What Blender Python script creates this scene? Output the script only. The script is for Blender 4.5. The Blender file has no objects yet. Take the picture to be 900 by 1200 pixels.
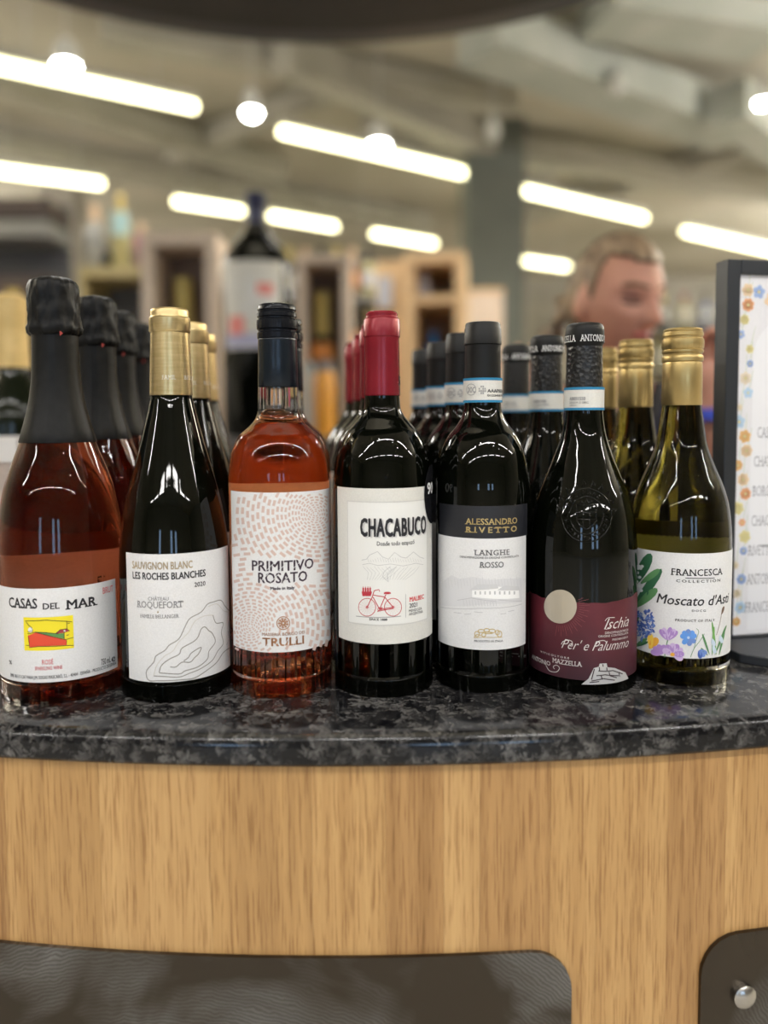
import bpy, bmesh, math, random
from mathutils import Vector, Matrix, noise
PI = math.pi
rnd = random.Random(7)
S = bpy.context.scene
COL = S.collection

# ------------------------------------------------------------------ camera, world, light, exposure
F = 900.0                       # focal length in pixels of the 900x1200 frame
PX, PY = 450.0, 546.0           # principal point
PITCH = math.atan(56 / F)
ROLL = math.radians(-0.35)
CZ, HC = 1.305, 1.10            # camera height, counter height
cam = bpy.data.cameras.new('camera'); camo = bpy.data.objects.new('camera', cam); COL.objects.link(camo)
cam.sensor_fit = 'VERTICAL'; cam.sensor_height = 36; cam.sensor_width = 27; cam.lens = 36 * F / 1200
cam.shift_y = (PY - 600) / 1200
cam.clip_start = 0.02; cam.clip_end = 100
camo.location = (0, 0, CZ)
CR = Matrix.Rotation(PI / 2 - PITCH, 3, 'X') @ Matrix.Rotation(ROLL, 3, 'Z')
camo.rotation_euler = CR.to_euler()
cam.dof.use_dof = True; cam.dof.focus_distance = 0.575; cam.dof.aperture_fstop = 27 / 14.0
S.camera = camo
S.view_settings.view_transform = 'Standard'; S.view_settings.look = 'None'
S.view_settings.gamma = 1; S.view_settings.use_curve_mapping = False
S.view_settings.exposure = 0.3
w = bpy.data.worlds.new('world'); S.world = w; w.use_nodes = True
w.node_tree.nodes['Background'].inputs[0].default_value = (.55, .6, .7, 1)
w.node_tree.nodes['Background'].inputs[1].default_value = 0.3

def area(loc, size, power, col=(1, .975, .94), rot=(0, 0, 0)):
    l = bpy.data.lights.new('ceiling_and_fill_light', 'AREA'); l.shape = 'RECTANGLE'
    l.size, l.size_y = size; l.energy = power; l.color = col
    o = bpy.data.objects.new('ceiling_and_fill_light', l); COL.objects.link(o); o.location = loc; o.rotation_euler = rot
    return o
# rows of ceiling tubes over and behind the photographer
TA = math.atan2(.7, 1) * .25
for k in range(-2, 3):
    area((k * 2.9 + .4, -1.5 + k * .5, 3.75), (2.3, .06), (30, 42, 60)[abs(k)], rot=(0, 0, TA))
for k in range(-3, 4):
    area((k * 1.7, -4.6 + k * .3, 3.75), (1.2, .07), 34, rot=(0, 0, TA))
for x in (-1.9, -1.1, -.35, .55, 1.2, 2.1):        # spot lamps of the track
    area((x, -1.0 - .25 * abs(x), 3.3), (.09, .09), 5, rot=(math.radians(-24), 0, 0))
for x, y in ((-5.5, 5), (5.5, 6), (-8, 11), (8, 12), (0, 2.9)):  # added fill lamps, mostly to the sides, brightening the far room
    area((x, y, 3.9), (2.4, .5), 170 if x else 60, rot=(0, 0, .3))
for x, y in ((-7, 3), (7, 3), (-8.5, 10), (8.8, 10), (0, .9)):      # added upward fill lamps without fixtures, to brighten the ceiling
    area((x, y, 3.1), (1.6, 1.6), (650 if x < 0 else 1000) if x else 80, rot=(PI, 0, 0))

# ------------------------------------------------------------------ pixel helpers (photo geometry -> place in the room)
CRT = CR.transposed()
def ray(px, py): return (CR @ Vector(((px - PX) / F, -(py - PY) / F, -1))).normalized()
def at(px, py, Y):
    d = ray(px, py); k = Y / d.y
    return Vector((0, 0, CZ)) + d * k
def depth(p): return -(CRT @ (Vector(p) - Vector((0, 0, CZ)))).z
def hit_z(px, py, z):
    d = ray(px, py); k = (z - CZ) / d.z
    return Vector((0, 0, CZ)) + d * k

# ------------------------------------------------------------------ materials
MATS = {}
def pmat(name, col, rough=.5, metal=0, **kw):
    if name in MATS: return MATS[name]
    m = bpy.data.materials.new(name); m.use_nodes = True
    b = m.node_tree.nodes['Principled BSDF']
    b.inputs['Base Color'].default_value = (*col, 1); b.inputs['Roughness'].default_value = rough
    b.inputs['Metallic'].default_value = metal
    for k, v in kw.items():
        k = k.replace('_', ' ')
        b.inputs[k].default_value = v
    MATS[name] = m
    return m
def nodes(m):
    nt = m.node_tree
    return nt, nt.nodes, nt.links, nt.nodes['Principled BSDF']
def add_noise(m, c1, c2, scale=(1, 1, 1), sc=5, detail=6, lo=.35, hi=.65, bump=0, dist=.002, coords='Object', rough=None):
    nt, N, L, b = nodes(m)
    tc = N.new('ShaderNodeTexCoord'); mp = N.new('ShaderNodeMapping'); mp.inputs['Scale'].default_value = scale
    nz = N.new('ShaderNodeTexNoise'); nz.inputs['Scale'].default_value = sc; nz.inputs['Detail'].default_value = detail
    cr = N.new('ShaderNodeValToRGB'); cr.color_ramp.elements[0].position = lo; cr.color_ramp.elements[1].position = hi
    cr.color_ramp.elements[0].color = (*c1, 1); cr.color_ramp.elements[1].color = (*c2, 1)
    L.new(tc.outputs[coords], mp.inputs[0]); L.new(mp.outputs[0], nz.inputs['Vector'])
    L.new(nz.outputs['Fac'], cr.inputs[0]); L.new(cr.outputs[0], b.inputs['Base Color'])
    if bump:
        bp = N.new('ShaderNodeBump'); bp.inputs['Strength'].default_value = bump; bp.inputs['Distance'].default_value = dist
        L.new(nz.outputs['Fac'], bp.inputs['Height']); L.new(bp.outputs[0], b.inputs['Normal'])
    return m
def noisy(name, c1, c2, rough=.5, metal=0, **kw):
    if name in MATS: return MATS[name]
    return add_noise(pmat(name, c1, rough, metal), c1, c2, **kw)
def emit(name, col, st):
    return pmat(name, col, .5, Emission_Color=(*col, 1), Emission_Strength=st)

M_dark = pmat('dark_glass', (.0015, .002, .001), .015, IOR=1.5, Specular_IOR_Level=.36)
M_ol = pmat('olive_glass', (.105, .086, .013), .0, Transmission_Weight=1, IOR=1.36)
def rose(name, c, clear_z=None):
    m = pmat(name, c, 0, Transmission_Weight=1, IOR=1.36)
    if clear_z:
        nt, N, L, b = nodes(m)
        tc = N.new('ShaderNodeTexCoord'); sx = N.new('ShaderNodeSeparateXYZ'); g = N.new('ShaderNodeMath'); g.operation = 'GREATER_THAN'
        g.inputs[1].default_value = clear_z; mx = N.new('ShaderNodeMix'); mx.data_type = 'RGBA'
        mx.inputs[6].default_value = (*c, 1); mx.inputs[7].default_value = (.93, .9, .88, 1)
        L.new(tc.outputs['Object'], sx.inputs[0]); L.new(sx.outputs['Z'], g.inputs[0]); L.new(g.outputs[0], mx.inputs[0])
        L.new(mx.outputs[2], b.inputs['Base Color'])
    return m
def paper(name, col, rough=.55):
    m = noisy(name, tuple(c * .93 for c in col), col, rough, sc=900, detail=2, bump=.08, dist=.0002)
    return m
M_paper = paper('label_paper', (.77, .77, .78))
M_cream = paper('cream_paper', (.72, .71, .67))
M_foilb = noisy('black_foil', (.003, .003, .003), (.006, .006, .006), .42, sc=140, bump=.25, dist=.001)
M_blackcap = pmat('black_cap_metal', (.008, .009, .012), .22, .2)
M_gold = noisy('gold_foil', (.60, .46, .22), (.69, .54, .28), .30, .85, scale=(1, 1, 8), sc=60)
M_gold2 = noisy('bronze_gold', (.47, .345, .14), (.54, .40, .175), .33, .85, scale=(1, 1, .2), sc=90)
M_red = noisy('red_foil', (.20, .008, .018), (.26, .012, .024), .27, .25, sc=30)
C_ = lambda n, c, r=.6, mt=0: pmat('print_' + n, c, r, mt)

for k_ in ('black_foil', 'black_cap_metal'): MATS[k_].node_tree.nodes['Principled BSDF'].inputs['Specular IOR Level'].default_value = .2
# ------------------------------------------------------------------ object helpers
def props(o, label=None, cat=None, group=None, kind=None):
    if label: o['label'] = label
    if cat: o['category'] = cat
    if group: o['group'] = group
    if kind: o['kind'] = kind
    return o
def thing(name, label, cat, loc=(0, 0, 0), rotz=0, group=None):
    o = bpy.data.objects.new(name, None); COL.objects.link(o); o.empty_display_size = .02
    o.location = loc; o.rotation_euler = (0, 0, rotz)
    return props(o, label, cat, group)
def mesh_obj(name, verts, faces, mats, parent=None, mi=None, smooth=False, sharp=None, loc=None):
    me = bpy.data.meshes.new(name); me.from_pydata([tuple(v) for v in verts], [], faces)
    if not isinstance(mats, (list, tuple)): mats = [mats]
    for m in mats: me.materials.append(m)
    if mi: me.polygons.foreach_set('material_index', mi)
    if smooth:
        me.polygons.foreach_set('use_smooth', [True] * len(me.polygons))
        if sharp: me.set_sharp_from_angle(angle=math.radians(sharp))
    me.update()
    o = bpy.data.objects.new(name, me); COL.objects.link(o)
    if parent: o.parent = parent
    if loc is not None: o.location = loc
    return o
class MB:
    def __init__(s): s.v = []; s.f = []; s.m = []
    def add(s, v, f, mi=0):
        n = len(s.v); s.v += [tuple(a) for a in v]; s.f += [tuple(i + n for i in q) for q in f]; s.m += [mi] * len(f)
    def box(s, a, b, mi=0, M=None):
        x0, y0, z0 = a; x1, y1, z1 = b
        v = [Vector(p) for p in ((x0, y0, z0), (x1, y0, z0), (x1, y1, z0), (x0, y1, z0), (x0, y0, z1), (x1, y0, z1), (x1, y1, z1), (x0, y1, z1))]
        if M: v = [M @ p for p in v]
        s.add(v, [(0, 3, 2, 1), (4, 5, 6, 7), (0, 1, 5, 4), (1, 2, 6, 5), (2, 3, 7, 6), (3, 0, 4, 7)], mi)
    def lathe(s, prof, n=48, c=(0, 0), mi=0, a0=0, a1=2 * PI, wob=None):
        full = abs(a1 - a0 - 2 * PI) < 1e-6; k = n if full else n + 1; v = []
        for i, (r, z) in enumerate(prof):
            for j in range(k):
                a = a0 + (a1 - a0) * j / n; rr = r + (wob(a, i, r, z) if wob else 0)
                v.append((c[0] + rr * math.sin(a), c[1] - rr * math.cos(a), z))
        f = []
        for i in range(len(prof) - 1):
            for j in range(n):
                j2 = (j + 1) % k if full else j + 1
                f.append((i * k + j, i * k + j2, (i + 1) * k + j2, (i + 1) * k + j))
        s.add(v, f, mi)
    def tube(s, p, r, n=8, mi=0, caps=True):
        p = [Vector(q) for q in p]; v = []; f = []
        rs = r if isinstance(r, (list, tuple)) else [r] * len(p)
        for i, q in enumerate(p):
            d = (p[min(i + 1, len(p) - 1)] - p[max(i - 1, 0)]).normalized()
            u = d.cross(Vector((0, 0, 1)) if abs(d.z) < .9 else Vector((1, 0, 0))).normalized(); w_ = d.cross(u)
            for j in range(n):
                a = 2 * PI * j / n; v.append(q + (u * math.cos(a) + w_ * math.sin(a)) * rs[i])
        for i in range(len(p) - 1):
            for j in range(n): f.append((i * n + j, i * n + (j + 1) % n, (i + 1) * n + (j + 1) % n, (i + 1) * n + j))
        if caps: f += [tuple(range(n))[::-1], tuple((len(p) - 1) * n + j for j in range(n))]
        s.add(v, f, mi)
    def sphere(s, c, r, n=16, m=10, mi=0):
        r = r if isinstance(r, (tuple, list)) else (r, r, r)
        v = [(c[0] + r[0] * math.sin(PI * i / m) * math.cos(2 * PI * j / n), c[1] + r[1] * math.sin(PI * i / m) * math.sin(2 * PI * j / n), c[2] + r[2] * math.cos(PI * i / m)) for i in range(m + 1) for j in range(n)]
        f = [(i * n + j, (i + 1) * n + j, (i + 1) * n + (j + 1) % n, i * n + (j + 1) % n) for i in range(m) for j in range(n)]
        s.add(v, f, mi)
    def obj(s, name, mats, parent=None, smooth=False, sharp=None, loc=None, bevel=0):
        o = mesh_obj(name, s.v, s.f, mats, parent, s.m, smooth, sharp, loc)
        if bevel:
            b = o.modifiers.new('bevel', 'BEVEL'); b.width = bevel; b.segments = 2
        return o
def box_obj(name, a, b, mats, parent=None, bevel=0, M=None):
    m = MB(); m.box(a, b, 0, M); return m.obj(name, mats, parent, bevel=bevel)
def kids(o): return [c for c in bpy.data.objects if c.parent == o]
def copy_tree(o, parent=None, cache={}):
    c = o.copy(); COL.objects.link(c); c.parent = parent
    for ch in kids(o): copy_tree(ch, c)
    return c

# ------------------------------------------------------------------ text and flat print mapped on a curved or flat surface
TXT = {}
def text2d(s, bold=0, serif=0, shear=0, spacing=1.0):
    bold = bold + .012 if bold >= 0 else bold
    key = (s, bold, serif, shear, spacing)
    if key in TXT: return TXT[key]
    cu = bpy.data.curves.new('t', 'FONT'); cu.body = s; cu.resolution_u = 2; cu.offset = min(bold, 0); cu.shear = shear; cu.space_character = spacing
    o = bpy.data.objects.new('t', cu); COL.objects.link(o)
    dg = bpy.context.evaluated_depsgraph_get(); me = bpy.data.meshes.new_from_object(o.evaluated_get(dg))
    bm = bmesh.new(); bm.from_mesh(me)
    bmesh.ops.remove_doubles(bm, verts=bm.verts, dist=1e-5)
    v = [(p.co.x, p.co.y) for p in bm.verts]; f = [tuple(q.index for q in p.verts) for p in bm.faces]
    if serif:
        H = max((q[1] for q in v), default=.7)
        caps = [q[1] for q in v if q[1] > .5]; cap = sorted(caps)[len(caps) // 2] if caps else .7
        extra = []
        for e in bm.edges:
            if len(e.link_faces) != 1: continue
            a, b = e.verts[0].co, e.verts[1].co
            if abs(a.y - b.y) < 1e-3 and .03 < abs(a.x - b.x) < .26:
                y = a.y
                if abs(y) < .02 + abs(bold) or abs(y - cap) < .05:
                    x0, x1 = min(a.x, b.x) - serif * 2.5, max(a.x, b.x) + serif * 2.5
                    y0, y1 = (y, y + .07) if y < .3 else (y - .07, y)
                    extra.append((x0, x1, y0, y1))
        for x0, x1, y0, y1 in extra:
            n = len(v); v += [(x0, y0), (x1, y0), (x1, y1), (x0, y1)]; f.append((n, n + 1, n + 2, n + 3))
    if bold > 0:
        n0 = len(v); v0, f0 = list(v), list(f)
        for dx, dy in ((bold, bold * .6), (-bold, -bold * .6), (bold, -bold * .6), (-bold, bold * .6)):
            k0 = len(v); v += [(a + dx, b + dy) for a, b in v0]; f += [tuple(i + k0 for i in q) for q in f0]
    bm.free(); bpy.data.meshes.remove(me); bpy.data.objects.remove(o); bpy.data.curves.remove(cu)
    TXT[key] = (v, f)
    return TXT[key]
class Print:
    """flat artwork in (s,t) metres, later wrapped by fwd(s,t,off)"""
    def __init__(s, inv, fwd, step=.0028):
        s.inv, s.fwd, s.step = inv, fwd, step; s.v = []; s.f = []; s.m = []; s.mats = []
    def mi(s, m):
        if m not in s.mats: s.mats.append(m)
        return s.mats.index(m)
    def raw(s, v, f, m, lay):
        n = len(s.v); s.v += [(a, b, lay) for a, b in v]; s.f += [tuple(i + n for i in q) for q in f]; s.m += [s.mi(m)] * len(f)
    def text(s, body, xl, xr, yt, yb, m, lay=1, ref=None, frac=1.0, ym=None, **kw):
        v, f = text2d(body, **kw)
        rv = text2d(ref, **kw)[0] if ref else v
        if not v: return
        x0 = min(q[0] for q in v); x1 = max(q[0] for q in v); x1 = x0 + (x1 - x0) * frac
        y0 = 0.0; y1 = max(q[1] for q in rv)
        if body[0].islower() or ref == 'x': pass
        xm = (xl + xr) / 2
        s0 = s.inv(xl, yb)[0]; s1 = s.inv(xr, yb)[0]; t0 = s.inv(xm, yb)[1]; t1 = s.inv(xm, yt)[1]
        s.raw([(s0 + (a - x0) / (x1 - x0) * (s1 - s0), t0 + (b - y0) / (y1 - y0) * (t1 - t0)) for a, b in v], f, m, lay)
    def poly(s, pts, m, lay=1):
        q = [s.inv(*p) for p in pts]
        s.raw(q, [tuple(range(len(q)))], m, lay)
    def rect(s, x0, y0, x1, y1, m, lay=1):
        a = s.inv(x0, (y0 + y1) / 2)[0]; b = s.inv(x1, (y0 + y1) / 2)[0]; xm = (x0 + x1) / 2
        t0 = s.inv(xm, y1)[1]; t1 = s.inv(xm, y0)[1]
        s.raw([(a, t0), (b, t0), (b, t1), (a, t1)], [(0, 1, 2, 3)], m, lay)
    def line(s, pts, wd, m, lay=2, closed=False, smooth=0):
        if smooth: pts = catmull(pts, smooth, closed)
        q = [Vector(s.inv(*p)) for p in pts]; k = wd * s.scale()
        if closed: q.append(q[0])
        v = []; f = []
        for i, p in enumerate(q):
            d = q[min(i + 1, len(q) - 1)] - q[max(i - 1, 0)]
            if d.length < 1e-9: d = Vector((1, 0))
            d.normalize(); nrm = Vector((-d.y, d.x)) * k / 2
            v += [tuple(p + nrm), tuple(p - nrm)]
        for i in range(len(q) - 1): f.append((2 * i, 2 * i + 1, 2 * i + 3, 2 * i + 2))
        s.raw(v, f, m, lay)
    def scale(s): return s.pxm
    def disc(s, cx, cy, rx, ry, m, lay=1, n=28):
        s.poly([(cx + rx * math.cos(2 * PI * i / n), cy + ry * math.sin(2 * PI * i / n)) for i in range(n)], m, lay)
    def ring(s, cx, cy, rx, ry, wd, m, lay=2, n=32, a0=0, a1=2 * PI):
        s.line([(cx + rx * math.cos(a0 + (a1 - a0) * i / n), cy + ry * math.sin(a0 + (a1 - a0) * i / n)) for i in range(n + 1)], wd, m, lay)
    def build(s, name, parent, base=.00035, dl=.00006):
        bm = bmesh.new(); vs = [bm.verts.new((a, b, c * 1e-3)) for a, b, c in s.v]
        for q, mi in zip(s.f, s.m):
            try: fc = bm.faces.new([vs[i] for i in q]); fc.material_index = mi
            except ValueError: pass
        big = [f for f in bm.faces if len(f.verts) > 4]
        bmesh.ops.triangulate(bm, faces=big)
        bmesh.ops.recalc_face_normals(bm, faces=bm.faces)
        for f in bm.faces:
            if f.normal.z < 0: f.normal_flip()
        if s.step:
            lo = min(v.co.x for v in bm.verts); hi = max(v.co.x for v in bm.verts); x = math.floor(lo / s.step) * s.step
            while x < hi:
                es = [e for e in bm.edges if (e.verts[0].co.x - x) * (e.verts[1].co.x - x) < 0]
                if es:
                    fs = list({f for e in es for f in e.link_faces})
                    bmesh.ops.bisect_plane(bm, geom=fs + list({e for f in fs for e in f.edges}) + list({v for f in fs for v in f.verts}), plane_co=(x, 0, 0), plane_no=(1, 0, 0), dist=1e-7)
                x += s.step
        for v in bm.verts:
            v.co = s.fwd(v.co.x, v.co.y, base + v.co.z * 1e3 * dl)
        me = bpy.data.meshes.new(name); bm.to_mesh(me); bm.free()
        for m in s.mats: me.materials.append(m)
        o = bpy.data.objects.new(name, me); COL.objects.link(o); o.parent = parent
        return o
def catmull(p, n=4, closed=False):
    out = []; L = len(p); rng = L if closed else L - 1
    g = (lambda i: p[i % L]) if closed else (lambda i: p[max(0, min(L - 1, i))])
    for i in range(rng):
        a, b, c, d = g(i - 1), g(i), g(i + 1), g(i + 2)
        for k in range(n):
            t = k / n
            out.append(tuple(.5 * (2 * b[j] + (c[j] - a[j]) * t + (2 * a[j] - 5 * b[j] + 4 * c[j] - d[j]) * t * t + (3 * b[j] - a[j] - 3 * c[j] + d[j]) * t ** 3) for j in (0, 1)))
    if not closed: out.append(p[-1])
    return out

# ------------------------------------------------------------------ bottle class
class Bottle:
    def __init__(s, name, label, px, py, Y, group):
        p = at(px, py, Y); s.c = Vector((p.x, Y, HC)); s.py0 = py
        s.root = thing(name, label, 'wine bottle', s.c, 0, group)
    def rz(s, py, hw, dr=0):
        # pixel row on the bottle's axis -> (radius, height)
        lo, hi = -.05, .6
        for _ in range(40):
            m = (lo + hi) / 2; q = CRT @ (Vector((s.c.x, s.c.y, HC + m)) - Vector((0, 0, CZ))); y = PY - F * q.y / -q.z
            if y > py: lo = m
            else: hi = m
        z = (lo + hi) / 2; d = depth((s.c.x, s.c.y, HC + z)); r = hw * d / F
        return (r / math.sqrt(1 + (hw / F) ** 2) + dr, z)
    def glass(s, pts, mat, punt=False):
        body = sorted([s.rz(*p) for p in pts], key=lambda q: q[1])
        R = max(q[0] for q in body); body = [(R if q[0] > R * .982 else q[0], q[1]) for q in body]
        prof = [(0, .002 if not punt else .022)]
        if punt: prof += [(R * .3, .019), (R * .55, .011), (R * .74, .002)]
        else: prof += [(R * .7, .002)]
        prof += [(R * .80, .0), (R * .90, .0008), (R * .965, .004), (R * .995, .009)]
        cur = [(R, .015)] + body
        # monotone cubic on r(z)
        z = [q[1] for q in cur]; r = [q[0] for q in cur]; n = len(z)
        d = [(r[i + 1] - r[i]) / (z[i + 1] - z[i]) for i in range(n - 1)]
        m = [0] * n
        for i in range(1, n - 1): m[i] = 0 if d[i - 1] * d[i] <= 0 else 2 * d[i - 1] * d[i] / (d[i - 1] + d[i])
        s.prof = []
        for i in range(n - 1):
            h = z[i + 1] - z[i]; k = 1 if abs(d[i]) < 1e-4 and h > .02 else 5
            for j in range(k):
                t = j / k
                s.prof.append(((2 * t ** 3 - 3 * t * t + 1) * r[i] + (t ** 3 - 2 * t * t + t) * h * m[i] + (-2 * t ** 3 + 3 * t * t) * r[i + 1] + (t ** 3 - t * t) * h * m[i + 1], z[i] + h * t))
        s.prof.append((r[-1], z[-1])); s.prof = [(a, b) for a, b in s.prof]
        prof += s.prof + [(0, z[-1] + .001)]
        mb = MB(); mb.lathe(prof, 160 if punt else 80)
        s.R = R
        return mb.obj('glass', mat, s.root, smooth=True)
    def rad(s, z):
        p = s.prof
        for i in range(len(p) - 1):
            if p[i][1] <= z <= p[i + 1][1]:
                t = (z - p[i][1]) / (p[i + 1][1] - p[i][1] + 1e-9); return p[i][0] + (p[i + 1][0] - p[i][0]) * t
        return p[0][0] if z < p[0][1] else p[-1][0]
    def shell(s, name, pts, mat, n=56, sharp=40, dr=0, wob=None):
        prof = [s.rz(*p, ) for p in pts]; prof = [(max(r + dr, 0) if r > 1e-4 else 0, z) for r, z in prof]
        mb = MB(); mb.lathe(prof, n, wob=wob)
        return mb.obj(name, mat, s.root, smooth=True, sharp=sharp)
    def mapper(s, crop, R=None):
        x0, y0, k = crop; c = s.c
        def inv(cx, cy):
            px, py = x0 + cx / k, y0 + cy / k
            d = ray(px, py); o = Vector((0, 0, CZ)); rr = R
            dx, dy = d.x, d.y; ox, oy = -c.x, -c.y
            A = dx * dx + dy * dy; B = 2 * (ox * dx + oy * dy); Cc = ox * ox + oy * oy - rr * rr
            D = B * B - 4 * A * Cc
            t = (-B - math.sqrt(D)) / (2 * A) if D > 0 else -B / (2 * A)
            X, Yy, Z = ox + dx * t, oy + dy * t, CZ + d.z * t - HC
            return (rr * math.atan2(X, -Yy), Z)
        def fwd(a, b, off):
            r = R + off; ph = a / R
            return (r * math.sin(ph), -r * math.cos(ph), b)
        return inv, fwd
    def printer(s, crop, R, step=.0028):
        inv, fwd = s.mapper(crop, R); p = Print(inv, fwd, step); p.pxm = depth((s.c.x, s.c.y, CZ - .1)) / F / crop[2]
        return p
    def label(s, name, crop, R, x0, x1, yt, yb, mat, parent=None, phi0=None, phi1=None, ragged=None, off=.00025, ymid=None, xmid=None):
        inv, fwd = s.mapper(crop, R); ym = (yt + yb) / 2; xm = xmid if xmid is not None else ((x0 or 0) + (x1 or 0)) / 2
        s0 = inv(x0, ym)[0] if phi0 is None else math.radians(phi0) * R
        s1 = inv(x1, ym)[0] if phi1 is None else math.radians(phi1) * R
        t0 = inv(xm, yb)[1]; t1 = inv(xm, yt)[1]
        n = max(8, int((s1 - s0) / .002)); v = []; f = []
        for j in range(n + 1):
            a = s0 + (s1 - s0) * j / n; top = t1 + (ragged(j / n) if ragged else 0)
            for o in (off, -.0001 + off * .2):
                v += [fwd(a, t0, o), fwd(a, top, o)]
        for j in range(n):
            a, b = 4 * j, 4 * j + 4
            f += [(a, b, b + 1, a + 1), (a + 3, b + 3, b + 2, a + 2), (a + 1, b + 1, b + 3, a + 3), (a + 2, b + 2, b, a)]
        f += [(0, 1, 3, 2), (4 * n + 2, 4 * n + 3, 4 * n + 1, 4 * n)]
        return mesh_obj(name, v, f, mat, parent or s.root, smooth=True, sharp=30)

K1 = (0, 620, 5.4545); K2 = (140, 620, 5.4545); K3 = (265, 550, 4.138); K4 = (385, 550, 4.138)
K5 = (505, 570, 4.444); K6 = (612, 570, 4.444); K7 = (725, 600, 5.0)
ink = C_('black', (.015, .015, .02)); grey = C_('grey', (.32, .32, .33)); lgrey = C_('light_grey', (.58, .58, .58)); pink = C_('pink', (.75, .16, .18))
white = C_('white', (.8, .8, .8)); tan = C_('tan', (.42, .33, .2)); goldp = C_('gold', (.62, .47, .2), .4, .4)

# ================================================================== SETTING
M_wall = noisy('wall_paint', (.30, .285, .24), (.38, .355, .30), .8, sc=.7)
M_ceil = noisy('ceiling_paint', (.36, .33, .25), (.50, .465, .37), .85, sc=.6)
M_floor = noisy('floor_concrete', (.34, .32, .29), (.42, .40, .36), .35, sc=2)
XW, Y0, Y1, ZC = 11, -9, 17, 4.35
def struct(o): o['kind'] = 'structure'; return o
struct(box_obj('floor', (-XW, Y0, -.1), (XW, Y1, 0), M_floor))
struct(box_obj('ceiling', (-XW, Y0, ZC), (XW, Y1, ZC + .1), M_ceil))
struct(box_obj('wall_back', (-XW, Y1, 0), (XW, Y1 + .1, ZC), M_wall))
struct(box_obj('wall_front', (-XW, Y0 - .1, 0), (XW, Y0, ZC), M_wall))
struct(box_obj('wall_left', (-XW - .1, Y0, 0), (-XW, Y1, ZC), M_wall))
struct(box_obj('wall_right', (XW, Y0, 0), (XW + .1, Y1, ZC), M_wall))
# shop windows in the wall behind the photographer (daylight)
M_day = emit('daylight_pane', (.45, .68, 1.0), 5)
M_fr = pmat('window_frame_metal', (.05, .05, .055), .4, .5)
for i, x in enumerate((.9, 2.5, -3.2)):
    o = struct(box_obj('window_%d' % (i + 1), (x, Y0 + .002, .9), (x + .75, Y0 + .03, 2.7), M_day))
    mb = MB()
    for a, b in (((x - .06, Y0, .84), (x, Y0 + .08, 2.76)), ((x + .75, Y0, .84), (x + .81, Y0 + .08, 2.76)), ((x, Y0, 2.7), (x + .75, Y0 + .08, 2.76)), ((x, Y0, .84), (x + .75, Y0 + .08, .9))): mb.box(a, b)
    mb.obj('window_frame', M_fr, o)
# ceiling ducts, beams, joists, column
M_duct = noisy('duct_paint', (.34, .36, .31), (.42, .43, .38), .6, sc=3)
M_beam = noisy('beam_paint', (.30, .285, .23), (.36, .34, .28), .7, sc=2)
def bar3(name, p, q, wd, h, mat):
    p, q = Vector(p), Vector(q); d = q - p; L = d.length; d.normalize(); u = d.cross(Vector((0, 0, 1))).normalized(); v = u.cross(d)
    mb = MB(); vs = [p + u * sx * wd / 2 + v * sz * h / 2 + d * t for t in (0, L) for sx, sz in ((-1, -1), (1, -1), (1, 1), (-1, 1))]
    mb.add(vs, [(0, 3, 2, 1), (4, 5, 6, 7), (0, 1, 5, 4), (1, 2, 6, 5), (2, 3, 7, 6), (3, 0, 4, 7)])
    return struct(mb.obj(name, mat))
def at_z(px, py, z): return hit_z(px, py, z)
ti = 1
for a, b, z, wd, h, m in (((560, 40), (860, 150), 4.0, .45, .3, M_duct), ((850, 120), (1050, 260), 3.9, .35, .3, M_duct), ((430, 150), (1000, 238), 4.1, .3, .22, M_beam),
                          ((-100, 60), (330, 200), 4.15, .18, .25, M_beam), ((330, 60), (640, 200), 4.15, .22, .3, M_beam), ((120, 30), (600, 120), 4.2, .2, .2, M_beam),
                          ((-100, 150), (500, 262), 4.15, .25, .22, M_beam), ((560, 262), (900, 170), 4.2, .3, .2, M_beam), ((700, 10), (900, 40), 4.15, .5, .2, M_duct),
                          ((200, 180), (420, 90), 4.2, .15, .2, M_beam)):
    bar3('trim_%d' % ti, at_z(*a, z), at_z(*b, z), wd, h, m); ti += 1
p = at(580, 490, 8); M_col = noisy('column_paint', (.13, .14, .12), (.16, .17, .145), .7, sc=2)
struct(box_obj('trim_%d' % ti, (p.x - .3, 8, 0), (p.x + .3, 8.6, ZC), M_col)); ti += 1
p = at(75, 490, 9.5); struct(box_obj('trim_%d' % ti, (p.x - .2, 9.5, 0), (p.x + .2, 9.9, ZC), noisy('pale_column', (.34, .31, .28), (.38, .35, .31), .7, sc=2))); ti += 1
# round soffit over the bar
M_sof = noisy('soffit_dark', (.022, .02, .018), (.03, .027, .024), .6, sc=5)
M_sofr = noisy('soffit_rim', (.05, .05, .05), (.06, .06, .062), .5, sc=5)
def circ3(a, b, c):
    d = 2 * (a.x * (b.y - c.y) + b.x * (c.y - a.y) + c.x * (a.y - b.y)); q = [p.x ** 2 + p.y ** 2 for p in (a, b, c)]
    x = (q[0] * (b.y - c.y) + q[1] * (c.y - a.y) + q[2] * (a.y - b.y)) / d; y = (q[0] * (c.x - b.x) + q[1] * (a.x - c.x) + q[2] * (b.x - a.x)) / d
    return x, y, math.hypot(a.x - x, a.y - y)
sx_, sy_, sr_ = circ3(hit_z(30, -4, 2.5), hit_z(375, 53, 2.5), hit_z(722, -4, 2.5)); print('SOFFIT', sx_, sy_, sr_)
mb = MB(); mb.lathe([(sr_ - .5, 2.55), (sr_ - .09, 2.5)], 96, (sx_, sy_)); mb.lathe([(sr_ - .09, 2.5), (sr_ - .01, 2.5), (sr_, 2.51), (sr_, 2.9), (sr_ - .5, 2.9), (sr_ - .5, 2.55)], 96, (sx_, sy_), 1)
struct(mb.obj('trim_%d' % ti, [M_sof, M_sofr], smooth=True, sharp=30)); ti += 1

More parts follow.
